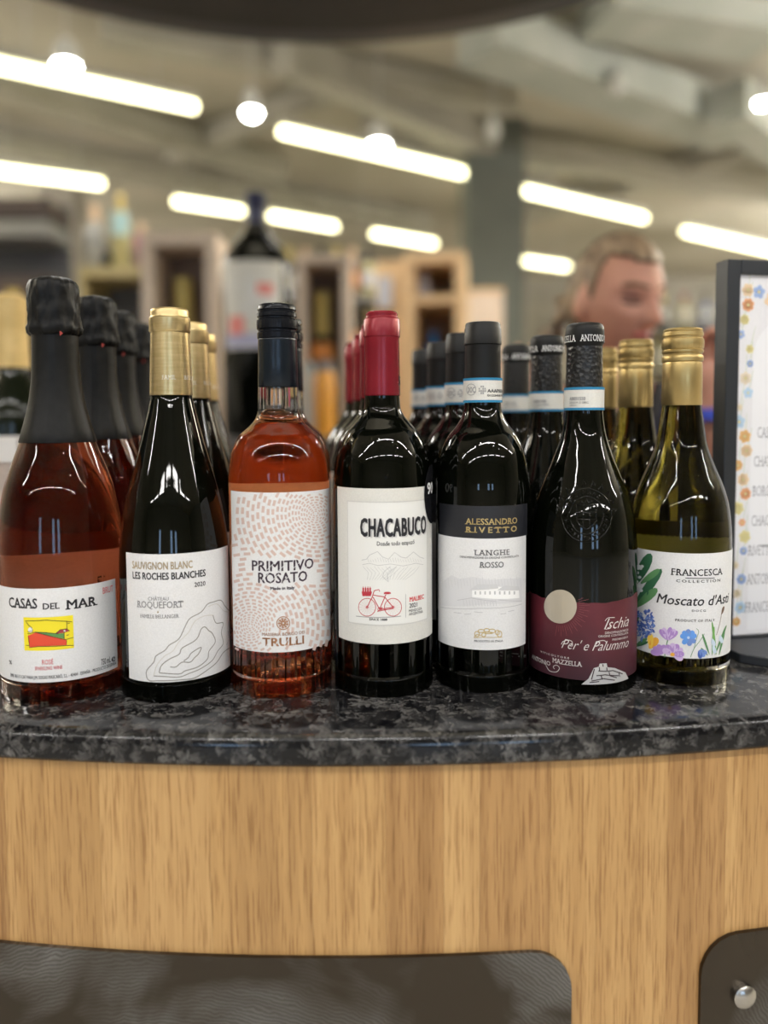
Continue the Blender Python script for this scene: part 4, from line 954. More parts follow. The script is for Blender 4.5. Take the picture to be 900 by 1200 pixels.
# bottles further off: generic builder
def gbottle(name, label, loc, H, R, gm, cm, lm=None, lz=(.25, .5), group=None, neck=.30, capz=.72, cap_r=.42, mat2=None, cat='wine bottle', hw=1.1):
    t = thing(name, label, cat, loc, 0, group)
    mb = MB(); z1 = H * .58
    mb.lathe([(0, .002), (R * .85, 0), (R, .008), (R, z1 * .93), (R * .97, z1), (R * .8, z1 + H * .06), (R * .5, z1 + H * .12), (R * .38, z1 + H * .17), (R * .34, H * .97), (R * .36, H * .985), (0, H * .99)], 28); mb.obj('glass', gm, t, smooth=True, sharp=50)
    if cm:
        mb = MB(); mb.lathe([(R * cap_r + .0005, H * capz), (R * (cap_r - .04) + .0005, H * .9), (R * (cap_r - .02) + .0005, H * .93), (R * cap_r, H * .985), (R * .3, H), (0, H)], 24); mb.obj('capsule', cm, t, smooth=True, sharp=50)
    if lm:
        mb = MB(); mb.lathe([(R + .0002, H * lz[0]), (R + .0008, H * lz[0]), (R + .0008, H * lz[1]), (R + .0002, H * lz[1])], 20, a0=-hw, a1=hw)
        l = mb.obj('paper_label', lm, t, smooth=True, sharp=30)
        if mat2:
            mb = MB(); mb.lathe([(R + .001, H * (lz[0] + .04)), (R + .001, H * (lz[0] + .10))], 12, a0=-hw * .6, a1=0); mb.lathe([(R + .001, H * (lz[1] - .07)), (R + .001, H * (lz[1] - .03))], 12, a0=.2, a1=hw * .7); mb.obj('illustration', mat2, l)
    return t
M_gfoil = noisy('pale_gold_foil', (.60, .42, .16), (.72, .52, .22), .45, .2, sc=40)
M_hg = pmat('far_green_glass', (.008, .010, .005), .1, Specular_IOR_Level=.25)
q = at(18, 500, 1.02); zz = at(20, 345, 1.02).z
gbottle('sparkling_wine_bottle', 'blurred dark sparkling wine bottle with pale gold foil behind the carton', (q.x, 1.02, HC), zz - HC, .045, M_hg, M_gfoil, None, capz=.74, cap_r=.46)
q = at(42, 450, 1.15)
gbottle('wine_bottle', 'blurred bottle with pale cream label beside the black foil neck at left', (q.x, 1.15, .80), .66, .030, M_hg, M_bcap, M_cream, lz=(.35, .62), cap_r=.5)

# ================================================================== BACKGROUND DISPLAYS
M_pale = noisy('pale_pink_wood', (.72, .58, .46), (.80, .66, .53), .6, scale=(4, 4, 1), sc=6)
M_box = noisy('light_orange_wood', (.72, .48, .25), (.80, .56, .31), .6, scale=(4, 4, 1), sc=6)
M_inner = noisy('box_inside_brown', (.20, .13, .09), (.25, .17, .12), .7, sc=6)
M_gond = noisy('gondola_grey', (.10, .095, .09), (.14, .13, .12), .5, sc=3)
ZT = at(300, 512, 2.4).z
gd = thing('display_gondola', 'grey shop display shelving behind the bar carrying wooden boxes and the giant bottle', 'shelving', (-.85, 2.3, 0))
box_obj('top_board', (-1.15, 0, ZT - .03), (1.55, .75, ZT), M_gond, gd)
box_obj('back_panel', (-1.15, .36, 0), (1.55, .39, ZT - .03), M_gond, gd)
for x in (-1.15, .2, 1.52): box_obj('side_panel', (x, .02, 0), (x + .03, .36, ZT - .03), M_gond, gd)
for z in (.15, .5, .85): box_obj('shelf', (-1.12, .02, z), (1.52, .36, z + .02), M_gond, gd)
def wbox(label, x0, x1, yt, Y, mat, d=.2, inner=None):
    a, b_ = at(x0, 400, Y), at(x1, 400, Y); z1 = at((x0 + x1) / 2, yt, Y).z; W = b_.x - a.x; H = z1 - ZT
    t = thing('wooden_box', label, 'wooden box', (a.x, Y, ZT)); w_ = W * .17
    box_obj('side_panel', (0, 0, 0), (w_, d, H), mat, t, .002); box_obj('side_panel', (W - w_, 0, 0), (W, d, H), mat, t, .002)
    box_obj('top_panel', (w_, 0, H - w_), (W - w_, d, H), mat, t, .002); box_obj('bottom_panel', (w_, 0, 0), (W - w_, d, .02), mat, t)
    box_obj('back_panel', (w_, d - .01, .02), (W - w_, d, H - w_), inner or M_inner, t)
    return t, a.x + W / 2, Y + d / 2, W
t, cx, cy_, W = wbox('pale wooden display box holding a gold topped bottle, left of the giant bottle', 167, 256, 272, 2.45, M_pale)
M_goldf = noisy('far_gold', (.55, .42, .12), (.62, .48, .16), .5, .2, sc=10); M_or = noisy('orange_label', (.75, .28, .06), (.8, .33, .08), .5, sc=10)
gbottle('sparkling_wine_bottle', 'gold necked bottle standing in the pale wooden box left of the giant bottle', (cx - .012, cy_, ZT + .02), .50, .05, M_hg, M_goldf, M_or, lz=(.45, .58), capz=.62, cap_r=.62)
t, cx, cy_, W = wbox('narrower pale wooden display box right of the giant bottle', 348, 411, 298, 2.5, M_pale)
gbottle('sparkling_wine_bottle', 'yellow necked bottle with orange label in the wooden box right of the giant bottle', (cx - .012, cy_, ZT + .02), .46, .045, M_hg, M_goldf, M_or, lz=(.50, .62), capz=.64, cap_r=.6)
# giant bottle
p = at(304, 505, 2.15); zt_ = at(301, 226, 2.15).z
gdz = at(304, 512, 2.15).z
M_navy = pmat('navy_foil', (.012, .018, .07), .4)
gl_ = noisy('giant_label', (.62, .60, .52), (.74, .73, .72), .6, sc=9)
pd = thing('plinth', 'dark plinth carrying the giant bottle in front of the shelving', 'plinth', (p.x, 2.15, 0)); box_obj('plinth_column', (-.14, -.13, 0), (.14, .13, gdz - .02), M_gond, pd); box_obj('plinth_top', (-.15, -.14, gdz - .02), (.15, .14, gdz), M_gond, pd)
R_ = 41 * 2.15 / F; H_ = zt_ - gdz
t = thing('giant_wine_bottle', 'giant black wine bottle with big pale label standing in the background', 'wine bottle', (p.x, 2.15, gdz))
mb = MB(); mb.lathe([(0, .004), (R_ * .9, 0), (R_, .01), (R_, at(304, 318, 2.15).z - gdz), (R_ * .95, at(304, 306, 2.15).z - gdz), (R_ * .74, at(304, 291, 2.15).z - gdz), (R_ * .42, at(304, 277, 2.15).z - gdz), (R_ * .24, at(304, 262, 2.15).z - gdz), (R_ * .22, H_ * .99), (0, H_ * .99)], 48); mb.obj('glass', M_dark, t, smooth=True, sharp=60)
mb = MB(); mb.lathe([(R_ * .26, at(304, 270, 2.15).z - gdz), (R_ * .25, H_ * .94), (R_ * .29, H_ * .945), (R_ * .29, H_ * .995), (0, H_)], 24); mb.obj('capsule', M_navy, t, smooth=True, sharp=50)
mb = MB(); mb.lathe([(R_ + .0005, at(304, 412, 2.15).z - gdz), (R_ + .001, at(304, 412, 2.15).z - gdz), (R_ + .001, at(304, 313, 2.15).z - gdz), (R_ + .0005, at(304, 313, 2.15).z - gdz)], 24, a0=-.88, a1=.88); l = mb.obj('paper_label', gl_, t, smooth=True, sharp=30)
mb = MB(); z_ = at(304, 388, 2.15).z - gdz; mb.lathe([(R_ + .0015, z_ - .02), (R_ + .0015, z_ + .03)], 8, a0=-.7, a1=-.2); z_ = at(304, 345, 2.15).z - gdz; mb.lathe([(R_ + .0015, z_ - .015), (R_ + .0015, z_ + .015)], 8, a0=.15, a1=.6); mb.obj('illustration', C_('coral', (.75, .25, .22)), l)
mb = MB(); z_ = at(304, 408, 2.15).z - gdz; mb.lathe([(R_ + .0015, z_ - .005), (R_ + .0015, z_ + .03)], 14, a0=-.85, a1=.85); mb.obj('illustration', C_('lilac', (.42, .42, .58)), l)
# small items right of it
def jar(label, px, yb, yt, Y, r, body, lid, cat='jar'):
    a = at(px, yb, Y); z1 = at(px, yt, Y).z; H = z1 - ZT; t = thing('jar', label, cat, (a.x, Y, ZT))
    mb = MB(); mb.lathe([(0, .002), (r, .003), (r, H * .78), (r * .8, H * .86), (0, H * .87)], 24); mb.obj('jar_body', body, t, smooth=True, sharp=40)
    mb = MB(); mb.lathe([(r * .82, H * .86), (r * .82, H * .99), (0, H)], 24); mb.obj('lid', lid, t, smooth=True, sharp=40)
jar('orange jar with dark lid in front of the narrower wooden box', 381, 490, 422, 2.33, .030, noisy('amber', (.85, .36, .03), (.9, .42, .05), .3, sc=5), pmat('lid_grey', (.18, .2, .22), .4))
jar('cream white jar with pale lid beside the orange jar', 362, 490, 425, 2.36, .024, M_cream, pmat('lid_pale', (.55, .6, .6), .4))
# light wooden cabinet
Y_ = 3.3
def cab(px0, px1, yt, Y, d): return at(px0, 400, Y).x, at(px1, 400, Y).x, at((px0 + px1) / 2, yt, Y).z
x0_, x1_, z1_ = cab(474, 545, 296, Y_, .5)
t = thing('wine_cabinet', 'light orange wooden cabinet with open cubbyholes behind the black capsules', 'cabinet', (x0_, Y_, 0)); W = x1_ - x0_; w_ = .045; D = .42
t.rotation_euler = (0, 0, math.radians(-8))
box_obj('side_panel', (0, 0, 0), (w_, D, z1_), M_box, t, .002); box_obj('side_panel', (W - w_, 0, 0), (W, D, z1_), M_box, t, .002)
box_obj('top_panel', (w_, 0, z1_ - .045), (W - w_, D, z1_), M_box, t); zs = at(505, 356, Y_).z
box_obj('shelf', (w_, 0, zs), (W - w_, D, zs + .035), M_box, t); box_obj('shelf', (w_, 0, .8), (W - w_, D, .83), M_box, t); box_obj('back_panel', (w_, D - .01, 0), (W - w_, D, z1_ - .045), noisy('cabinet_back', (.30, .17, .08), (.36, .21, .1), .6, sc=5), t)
box_obj('side_extension', (-.13, .05, 0), (-.005, D, z1_ - .02), M_box, t)
M_c1 = pmat('white_tin', (.6, .6, .65), .4)
bq = at(497, 345, Y_ + .12); gbottle('white_bottle', 'small white bottle in the upper cubbyhole of the light cabinet', (bq.x, Y_ + .12, zs + .035), .13, .03, M_c1, None, None, cat='bottle')
bq = at(508, 400, Y_ + .15)
gbottle('blue_bottle', 'blue bottle in the lower dark cubbyhole of the light cabinet', (bq.x, Y_ + .15, zs - .30), .2, .05, pmat('blue_glass', (.05, .25, .65), .2), None, None, cat='bottle'); box_obj('shelf', (w_, 0, zs - .32), (W - w_, D, zs - .30), M_box, t)
x0_, x1_, z1_ = cab(551, 590, 338, 3.9, .3)
t = thing('wooden_case', 'pale pinkish wooden case right of the light orange cabinet', 'wooden box', (x0_, 3.9, 0)); box_obj('case_body', (0, 0, 0), (x1_ - x0_, .3, z1_ - .02), M_pale, t, .003); box_obj('case_lid', (-.004, -.004, z1_ - .02), (x1_ - x0_ + .004, .304, z1_), M_box, t, .003)
# white item on cabinet's left
bq = at(459, 352, 3.15); box_obj('paper_card', (-.12, .035, bq.z), (-.06, .05, bq.z + .13), M_c1, bpy.data.objects['wine_cabinet'])

# left background: wall shelves with goods
M_dsh = noisy('dark_shelf', (.05, .035, .03), (.07, .05, .042), .6, sc=4); M_gsh = noisy('grey_shelf', (.20, .20, .19), (.24, .24, .22), .6, sc=4); M_yw = noisy('olive_wood', (.42, .34, .16), (.48, .4, .2), .6, sc=4)
a = at(-120, 400, 5.2); b_ = at(60, 400, 5.2)
t = thing('wall_shelving', 'dark and grey shop shelving at the far left background', 'shelving', (a.x, 5.2, 0)); W = b_.x - a.x
box_obj('back_panel', (0, .38, 0), (W, .4, at(0, 222, 5.2).z), noisy('slate_panel', (.10, .10, .105), (.13, .13, .13), .6, sc=3), t)
for y0_, y1_, m in ((232, 254, M_dsh), (258, 276, M_gsh), (322, 350, M_dsh), (420, 428, M_gsh)): box_obj('shelf', (0, 0, at(0, y1_, 5.2).z), (W, .38, at(0, y0_, 5.2).z), m, t)
for x in (0, W - .03): box_obj('side_panel', (x, .0, 0), (x + .03, .38, at(0, 352, 5.2).z), M_gsh, t)
a = at(92, 318, 3.4); b_ = at(192, 318, 3.4); zs = at(140, 324, 3.4).z
t = thing('goods_shelf', 'olive wooden shelf with bottles and jars behind the black foil hoods', 'shelving', (a.x, 3.4, 0)); W = b_.x - a.x
box_obj('shelf', (0, 0, zs), (W, .3, zs + .045), M_yw, t); box_obj('shelf', (0, 0, zs - .42), (W, .3, zs - .38), M_yw, t); box_obj('back_panel', (0, .3, 0), (W, .32, zs + .045), M_gond, t)
for x in (0, W - .025): box_obj('side_panel', (x, 0, 0), (x + .025, .3, zs), M_yw, t)
def fb(px, yt, r, gm, cm, lm, lab, zb=zs + .045, Y=3.52, cat='bottle', capz=.72): q = at(px, 300, Y); gbottle('bottle', lab, (q.x, Y, zb), at(px, yt, Y).z - zb, r, gm, cm, lm, cat=cat, capz=capz, lz=(.45, .75))
fb(143, 228, .042, noisy('straw_glass', (.45, .4, .18), (.5, .45, .22), .4, sc=5), M_goldf, paper('aqua_label', (.4, .6, .6)), 'tall yellow bottle with pale aqua label on the olive shelf')
fb(112, 240, .045, noisy('grey_glass', (.28, .28, .26), (.34, .33, .3), .3, sc=5), noisy('peach_cap', (.7, .48, .3), (.75, .53, .34), .5, sc=5), None, 'pale bottle with big peach coloured cap on the olive shelf', capz=.5)
fb(125, 292, .03, M_hg, M_bcap, None, 'small dark bottle between the peach capped and yellow bottles')
fb(167, 262, .035, noisy('rosy_glass', (.35, .2, .2), (.42, .26, .25), .3, sc=5), noisy('peach_cap', (.7, .48, .3), (.75, .53, .34), .5, sc=5), paper('rose_label', (.6, .3, .35)), 'rosy bottle right of the yellow bottle on the olive shelf')
for px, m, l in ((107, M_c1, 'pale tin on the lower board left of the tall yellow bottle'), (138, M_c1, 'silvery tin on the lower board under the tall yellow bottle'), (165, M_cream, 'cream tin on the lower board near the wooden box')):
    q = at(px, 360, 3.5); tt = thing('tin', l, 'tin', (q.x, 3.52, zs - .38)); mb = MB(); mb.lathe([(0, 0), (.04, 0), (.04, .15), (0, .15)], 20); mb.obj('tin_body', m, tt, smooth=True, sharp=40); mb = MB(); mb.lathe([(.042, .15), (.042, .165), (0, .167)], 20); mb.obj('lid', M_goldf, tt, smooth=True, sharp=40)
# items standing on the far wall shelving, magenta crate, amber ball
q = at(20, 405, 4.6); tt = thing('magenta_crate', 'magenta box behind the blurred gold foil bottle', 'box', (q.x - .3, 4.7, 0)); zq = at(20, 368, 4.7).z
box_obj('crate_body', (0, 0, 0), (.6, .3, zq - .03), noisy('magenta_board', (.30, .05, .10), (.36, .07, .13), .6, sc=4), tt); box_obj('crate_lid', (-.01, -.01, zq - .03), (.61, .31, zq), noisy('magenta_board2', (.34, .06, .12), (.4, .08, .14), .6, sc=4), tt)
q = at(6, 341, 4.75); tt = thing('amber_ball_light', 'amber yellow ball standing in for a ball light above the magenta box', 'jar', (q.x, 4.85, zq)); mb = MB(); mb.sphere((0, 0, .075), .075); mb.obj('jar_body', noisy('amber_glass', (.55, .38, .05), (.62, .44, .08), .3, sc=3), tt, smooth=True); mb = MB(); mb.lathe([(.035, .14), (.035, .165), (0, .166)], 16); mb.obj('lid', M_goldf, tt, smooth=True, sharp=30)  # jar-shaped body coloured amber in place of a yellow ball light
# more goods behind the gondola: row of bottles and shelf far, right side shelving
a = at(770, 400, 6.0); b_ = at(960, 400, 6.0)
t = thing('far_shelving', 'grey shelving with bottles in the far right background', 'shelving', (a.x, 6, 0)); W = b_.x - a.x; zt2 = at(800, 335, 6).z
box_obj('back_panel', (0, .4, 0), (W, .42, zt2), M_wall, t)
lv = [zt2 - .30, zt2 - .62, zt2 - .94, zt2 - 1.26]
for z in lv: box_obj('shelf', (0, 0, z - .03), (W, .4, z), M_gsh, t)
cc = 0
for li, z in enumerate(lv[:3]):
    for i in range(7):
        m = (M_hg, noisy('straw_glass', (.45, .4, .18), (.5, .45, .22), .4, sc=5), pmat('far_blue', (.1, .16, .35), .3))[(i + li) % 3]
        gbottle('wine_bottle', 'blurred far bottle, %s from the left on the %s board of the far right shelving' % (ORD[i], ('top', 'second', 'third')[li]), (a.x + .1 + i * W / 7.2, 6.18, z), .27, .036, m, (M_goldf, M_red, M_bcap)[i % 3], M_cream, group='bottles on the far right shelving')
# bottles behind the giant bottle
a = at(150, 400, 4.4); b_ = at(440, 400, 4.4); t = thing('middle_shelving', 'brown shelving with rows of bottles behind the giant bottle', 'shelving', (a.x, 4.4, 0)); W = b_.x - a.x; zt3 = at(300, 288, 4.4).z
box_obj('back_panel', (0, .35, 0), (W, .37, zt3), noisy('mid_brown', (.17, .15, .13), (.22, .19, .165), .6, sc=3), t)
lv = [zt3 - .28 - .33 * i for i in range(4)]
for z in lv: box_obj('shelf', (0, 0, z - .03), (W, .35, z), M_gsh, t)
for li, z in enumerate([zt3 - .28, zt3 - .61]):
    for i in range(15):
        m = (M_hg, noisy('straw_glass', (.45, .4, .18), (.5, .45, .22), .4, sc=5), pmat('far_brown', (.2, .1, .05), .3))[(i * 2 + li) % 3]
        gbottle('wine_bottle', 'blurred bottle, %s from the left on the %s board behind the giant bottle' % (ORD[i], ('upper', 'lower')[li]), (a.x + .08 + i * W / 15.3, 4.55, z), .27 if li else .30, .038, m, (M_goldf, noisy('peach_cap', (.7, .48, .3), (.75, .53, .34), .5, sc=5), M_bcap)[(i + li) % 3], (M_cream, M_or, M_c1)[i % 3], group='bottles on the middle shelving')
box_obj('back_panel', (0, .0, lv[-1] - 1.0), (.02, .35, zt3), M_gsh, t)

# ================================================================== PERSON
PYY = 1.42
hc = at(722, 352, PYY)             # head centre
person = thing('person', 'person with blond tied back hair in a navy jacket looking down behind the bottles', 'person', (hc.x, PYY, 0))
TH = math.radians(26)
HM = Matrix.Translation((0, 0, hc.z)) @ Matrix.Rotation(TH, 4, 'Z') @ Matrix.Rotation(math.radians(14), 4, 'X')
g = lambda x, s_: math.exp(-(x / s_) ** 2)
def head_pt(d):
    d = d.normalized(); x, y, z = d; rx, ry, rz = .073, .093, .112
    p = Vector((x * rx, y * ry, z * rz))
    if z < -.1: p.x *= 1 - .30 * min(1, (-.1 - z) / .9) ** 1.1
    if y > 0: p.y *= 1.05; p.z += .004 * y
    if y < 0:
        fx, fz = p.x, p.z
        p.y *= 1 - .08 * abs(x)
        p.y -= .027 * g(fx, .012) * g(fz + .024, .014) + .014 * g(fx, .009) * g(fz + .004, .022)    # nose
        p.y += .013 * (g(fx - .031, .018) + g(fx + .031, .018)) * g(fz - .006, .014)     # sockets
        p.y -= .004 * (g(fx - .030, .024) + g(fx + .030, .024)) * g(fz - .028, .010)     # brow
        p.y -= .005 * g(fx, .020) * g(fz + .052, .010)       # mouth
        p.y -= .006 * g(fx, .020) * g(fz + .088, .016)       # chin
        p.y -= .003 * (g(fx - .035, .02) + g(fx + .035, .02)) * g(fz + .022, .02)    # cheeks
    return p
M_skin = noisy('skin', (.56, .27, .185), (.62, .31, .22), .5, sc=12); MATS['skin'].node_tree.nodes['Principled BSDF'].inputs['Subsurface Weight'].default_value = .08
hv = []; n_, m_ = 64, 48
for i in range(m_ + 1):
    for j in range(n_):
        a_, b2 = PI * i / m_, 2 * PI * j / n_; hv.append(HM @ head_pt(Vector((math.sin(a_) * math.cos(b2), math.sin(a_) * math.sin(b2), math.cos(a_)))))
hf = [(i * n_ + j, (i + 1) * n_ + j, (i + 1) * n_ + (j + 1) % n_, i * n_ + (j + 1) % n_) for i in range(m_) for j in range(n_)]
def skin_mesh(vs, es, rs_, root=0, sub=2):
    me = bpy.data.meshes.new('sk'); me.from_pydata(vs, es, []); o = bpy.data.objects.new('sk', me); COL.objects.link(o)
    mo = o.modifiers.new('s', 'SKIN'); 
    for i, r in enumerate(rs_):
        sv = me.skin_vertices[0].data[i]; sv.radius = r if isinstance(r, tuple) else (r, r); sv.use_root = (i == root)
    su = o.modifiers.new('u', 'SUBSURF'); su.levels = su.render_levels = sub
    dg = bpy.context.evaluated_depsgraph_get(); m2 = bpy.data.meshes.new_from_object(o.evaluated_get(dg))
    v = [tuple(q.co) for q in m2.vertices]; f = [tuple(q.vertices) for q in m2.polygons]
    bpy.data.objects.remove(o); bpy.data.meshes.remove(m2); return v, f
def loc_(px, py, Y): q = at(px, py, Y); return Vector((q.x - hc.x, Y - PYY, q.z))
neckz = hc.z - .10
V = [(0, .03, .93), (0, .03, 1.05), (0, .03, 1.18), (0, .03, neckz - .11), (0, .028, neckz - .03), (0, .01, neckz + .04)]
E = [(0, 1), (1, 2), (2, 3), (3, 4), (4, 5)]; Rr = [(.15, .10), (.125, .09), (.14, .095), (.10, .075), (.050, .052), (.052, .054)]
def limb(start, pts, rs_):
    prev = start
    for p_, r in zip(pts, rs_): V.append(tuple(p_)); Rr.append(r); E.append((prev, len(V) - 1)); prev = len(V) - 1
    return prev
# arms (viewer's right = her left)
shz = neckz - .115
HANDS = []
for s_, elb, wr, hd in ((1, Vector((.24, -.07, 1.02)), loc_(829, 482, 1.24), loc_(830, 448, 1.23)), (-1, Vector((-.22, -.10, 1.02)), loc_(619, 492, 1.27), loc_(616, 462, 1.255))):
    e_ = limb(3, [(s_ * .145, .03, shz), tuple((Vector((s_ * .165, .03, shz)) + elb) / 2), tuple(elb), tuple((elb + wr) / 2), tuple(wr), tuple(hd)], [.055, .043, .036, .033, (.020, .024), (.030, .018)])
    d = (hd - wr).normalized(); sd = Vector((1, 0, 0)); 
    for k_ in range(4):
        o_ = sd * (k_ - 1.5) * .019; ln = (.062, .072, .068, .054)[k_]; fw = Vector((0, -.35, 0))
        b0 = hd + o_ + d * .03
        limb(e_, [b0, b0 + (d + fw * .4).normalized() * ln * .45, b0 + (d * .9 + fw).normalized() * ln * .78, b0 + (d * .6 + fw * 1.6).normalized() * ln], [.0085, .0078, .0072, .006])
    b0 = wr + d * .012 + sd * (-s_) * .022
    limb(e_ - 1, [b0, b0 + (d * .7 + sd * -s_ * .7) * .028, b0 + (d + sd * -s_ * .6 + Vector((0, -.3, 0))) * .045], [.012, .010, .008])
# legs
for s_ in (-1, 1): limb(0, [(s_ * .085, .03, .86), (s_ * .09, .02, .50), (s_ * .09, .035, .10), (s_ * .09, -.06, .035)], [.085, .055, .040, (.04, .028)])
bv, bf = skin_mesh(V, E, Rr)
n0 = len(bv); bv = bv + [tuple(q) for q in hv]; bf = bf + [tuple(i + n0 for i in q) for q in hf]
# ears
mbx = MB()
for s_ in (-1, 1):
    mbx.sphere((s_ * .072, .008, -.012), (.010, .019, .030), 14, 10)
n0 = len(bv); bv += [tuple(HM @ Vector(q)) for q in mbx.v]; bf += [tuple(i + n0 for i in q) for q in mbx.f]
body = mesh_obj('body', bv, bf, M_skin, person, smooth=True)
rm = body.modifiers.new('fuse', 'REMESH'); rm.mode = 'VOXEL'; rm.voxel_size = .0032; rm.use_smooth_shade = True
sm = body.modifiers.new('soft', 'SMOOTH'); sm.iterations = 3
# face details
def patch(name, pts, mat, off=.0015, w_=.003):
    mb = MB(); path = []
    for x, z in pts:
        lo = None
        # find surface y at (x,z) by sampling direction
        d = Vector((x / .073, -math.sqrt(max(.05, 1 - (x / .073) ** 2 - (z / .112) ** 2)), z / .112)); p_ = head_pt(d); path.append(HM @ (p_ + Vector((0, -off, 0))))
    n = len(path); mb.tube(path, [w_ * (.4 + .6 * math.sin(PI * (i + .5) / n)) for i in range(n)], 8); return mb.obj(name, mat, person, smooth=True)
M_lash = pmat('lash_brown', (.06, .03, .025), .6); M_brow = pmat('brow_brown', (.20, .11, .06), .7); M_lip = pmat('lips', (.50, .13, .12), .4)
for s_ in (-1, 1):
    patch('eyelash', [(s_ * (.031 + u * .014), .004 - .004 * (1 - u * u)) for u in (-1, -.5, 0, .5, 1)], M_lash, -.001, .0042)
    patch('eyelid', [(s_ * (.031 + u * .014), .012 + .004 * (1 - u * u)) for u in (-1, -.5, 0, .5, 1)], noisy('lid_shadow', (.20, .08, .07), (.24, .10, .085), .5, sc=10), -.0035, .006)
    patch('eyebrow', [(s_ * (.030 + u * .019), .030 + .004 * (1 - u * u)) for u in (-1, -.5, 0, .5, 1)], M_brow, -.0005, .0042)
patch('lips', [(u * .021, -.052 + .002 * u * u) for u in (-1, -.6, -.2, .2, .6, 1)], M_lip, -.001, .0065)
# hair
M_hair = pmat('hair_blond', (.30, .19, .10), .5)
nt, N, L, b = nodes(M_hair); tc = N.new('ShaderNodeTexCoord'); mp = N.new('ShaderNodeMapping'); mp.inputs['Scale'].default_value = (60, 9, 9); nz = N.new('ShaderNodeTexNoise'); nz.inputs['Scale'].default_value = 1.5; nz.inputs['Detail'].default_value = 6
cr = N.new('ShaderNodeValToRGB'); cr.color_ramp.elements[0].position = .35; cr.color_ramp.elements[1].position = .65; cr.color_ramp.elements[0].color = (.10, .06, .035, 1); cr.color_ramp.elements[1].color = (.36, .25, .15, 1)
L.new(tc.outputs['Object'], mp.inputs[0]); L.new(mp.outputs[0], nz.inputs[0]); L.new(nz.outputs['Fac'], cr.inputs[0]); L.new(cr.outputs[0], b.inputs['Base Color'])
hv = []; hf = []; n_, m_ = 72, 44; keep = {}
for i in range(m_ + 1):
    for j in range(n_):
        a_, b2 = PI * i / m_, 2 * PI * j / n_; d = Vector((math.sin(a_) * math.cos(b2), math.sin(a_) * math.sin(b2), math.cos(a_)))
        p_ = head_pt(d); th_ = 1.10 + .02 * noise.noise(d * 5) + (.02 * max(0, d.z))
        edge = (p_.z - .062 - .012 * abs(d.x)) if d.y < -.25 else (p_.z + .01 + (d.y + .25) * -.16)
        if d.y > .1: edge = p_.z + .075
        # keep hair above hairline
        keep[i * n_ + j] = edge > 0 or (d.y > -.35 and p_.z > -.02 and abs(d.x) > .5 and d.y > -.3)
        if edge < .012: th_ = 1.02 + (th_ - 1.02) * max(0, edge / .012 + .35)
        hv.append(HM @ Vector((p_.x * (th_ - .025), p_.y * (th_ - .03) + .002, p_.z * (1.03 + .05 * max(0, d.z)))))
for i in range(m_):
    for j in range(n_):
        q = (i * n_ + j, (i + 1) * n_ + j, (i + 1) * n_ + (j + 1) % n_, i * n_ + (j + 1) % n_)
        if all(keep[x] for x in q): hf.append(q)
ho = mesh_obj('hair', hv, hf, M_hair, person, smooth=True)
so = ho.modifiers.new('thick', 'SOLIDIFY'); so.thickness = .008; so.offset = -1
mb = MB(); pts = [HM @ Vector(q) for q in ((0, .098, -.01), (-.01, .125, -.03), (-.03, .125, -.08), (-.05, .10, -.13), (-.055, .07, -.17))]
mb.tube(pts, [.022, .032, .028, .022, .008], 14); mb.obj('ponytail', M_hair, person, smooth=True)
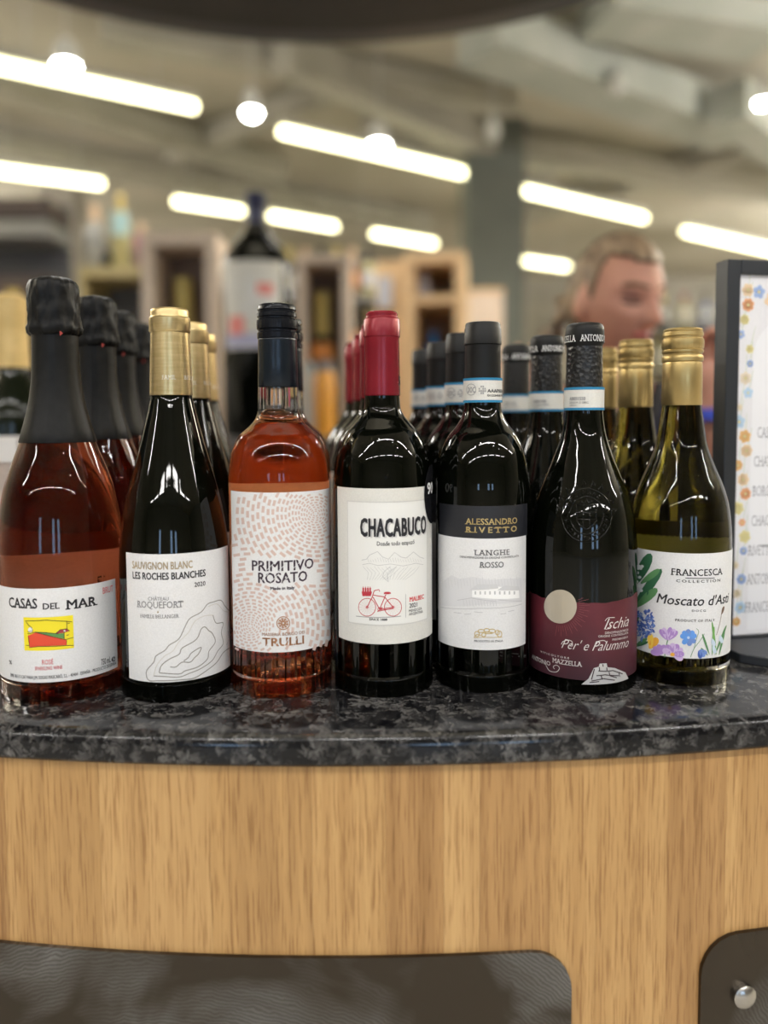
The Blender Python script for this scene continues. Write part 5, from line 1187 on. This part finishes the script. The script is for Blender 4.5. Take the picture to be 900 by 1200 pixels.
# jacket
V = [(0, .03, .80), (0, .03, .95), (0, .03, 1.08), (0, .03, 1.19), (0, .033, neckz - .115)]; E = [(0, 1), (1, 2), (2, 3), (3, 4)]; Rr = [(.18, .125), (.165, .12), (.155, .115), (.155, .112), (.10, .085)]
for s_, elb, wr in ((1, Vector((.24, -.07, 1.02)), loc_(829, 482, 1.24)), (-1, Vector((-.22, -.10, 1.02)), loc_(619, 492, 1.27))):
    limb(4, [(s_ * .15, .03, shz - .005), tuple((Vector((s_ * .17, .03, shz)) + elb) / 2), tuple(elb), tuple(elb + (wr - elb) * .35), tuple(elb + (wr - elb) * .45)], [.064, .056, .048, .046, .044])
jv, jf = skin_mesh(V, E, Rr, 0, 4)
# open neckline: drop faces near the front of the neck
def vneck(c): return c[1] < .03 and abs(c[0] + .01) < .012 + (c[2] - (neckz - .22)) * .28 and c[2] > neckz - .22
keepf = []
for q in jf:
    c = [sum(jv[i][k_] for i in q) / len(q) for k_ in range(3)]
    if vneck(c) or c[2] > neckz - .035: continue
    keepf.append(q)
jo = mesh_obj('jacket', jv, keepf, noisy('navy_cloth', (.010, .013, .035), (.016, .02, .05), .8, sc=60), person, smooth=True)
so = jo.modifiers.new('thick', 'SOLIDIFY'); so.thickness = .004
mb = MB()
for s_ in (-1, 1): mb.tube([(s_ * .085, .03, neckz - .055), (s_ * .075, -.02, neckz - .06), (s_ * .058, -.052, neckz - .085), (s_ * .035 - .005, -.075, neckz - .14), (-.01, -.085, neckz - .215)], [.010, .013, .013, .011, .005], 10)
mb.obj('collar', pmat('dark_collar', (.015, .015, .02), .8), person, smooth=True)
V = [(0, .03, .95), (0, .03, .86)]; E = [(0, 1)]; Rr = [(.15, .11), (.15, .11)]
for s_ in (-1, 1): limb(1, [(s_ * .09, .03, .78), (s_ * .09, .02, .50), (s_ * .09, .035, .07)], [.10, .075, .065])
tv_, tf_ = skin_mesh(V, E, Rr); mesh_obj('trousers', tv_, tf_, pmat('black_trousers', (.01, .01, .012), .8), person, smooth=True)
for s_ in (-1, 1):
    mb = MB(); mb.sphere((s_ * .09, -.015, .045), (.05, .13, .045)); mb.obj('shoe', pmat('shoe_black', (.012, .012, .012), .4), person, smooth=True)
mb = MB(); wq = loc_(829, 486, 1.24); mb.lathe([(.031, -.01), (.034, -.008), (.034, .008), (.031, .01)], 24, (wq.x, wq.y)); mb.v = [(x, y, z + wq.z) for x, y, z in mb.v]; mb.obj('bracelet', pmat('bracelet_blue', (.05, .08, .5), .3), person, smooth=True, sharp=30)
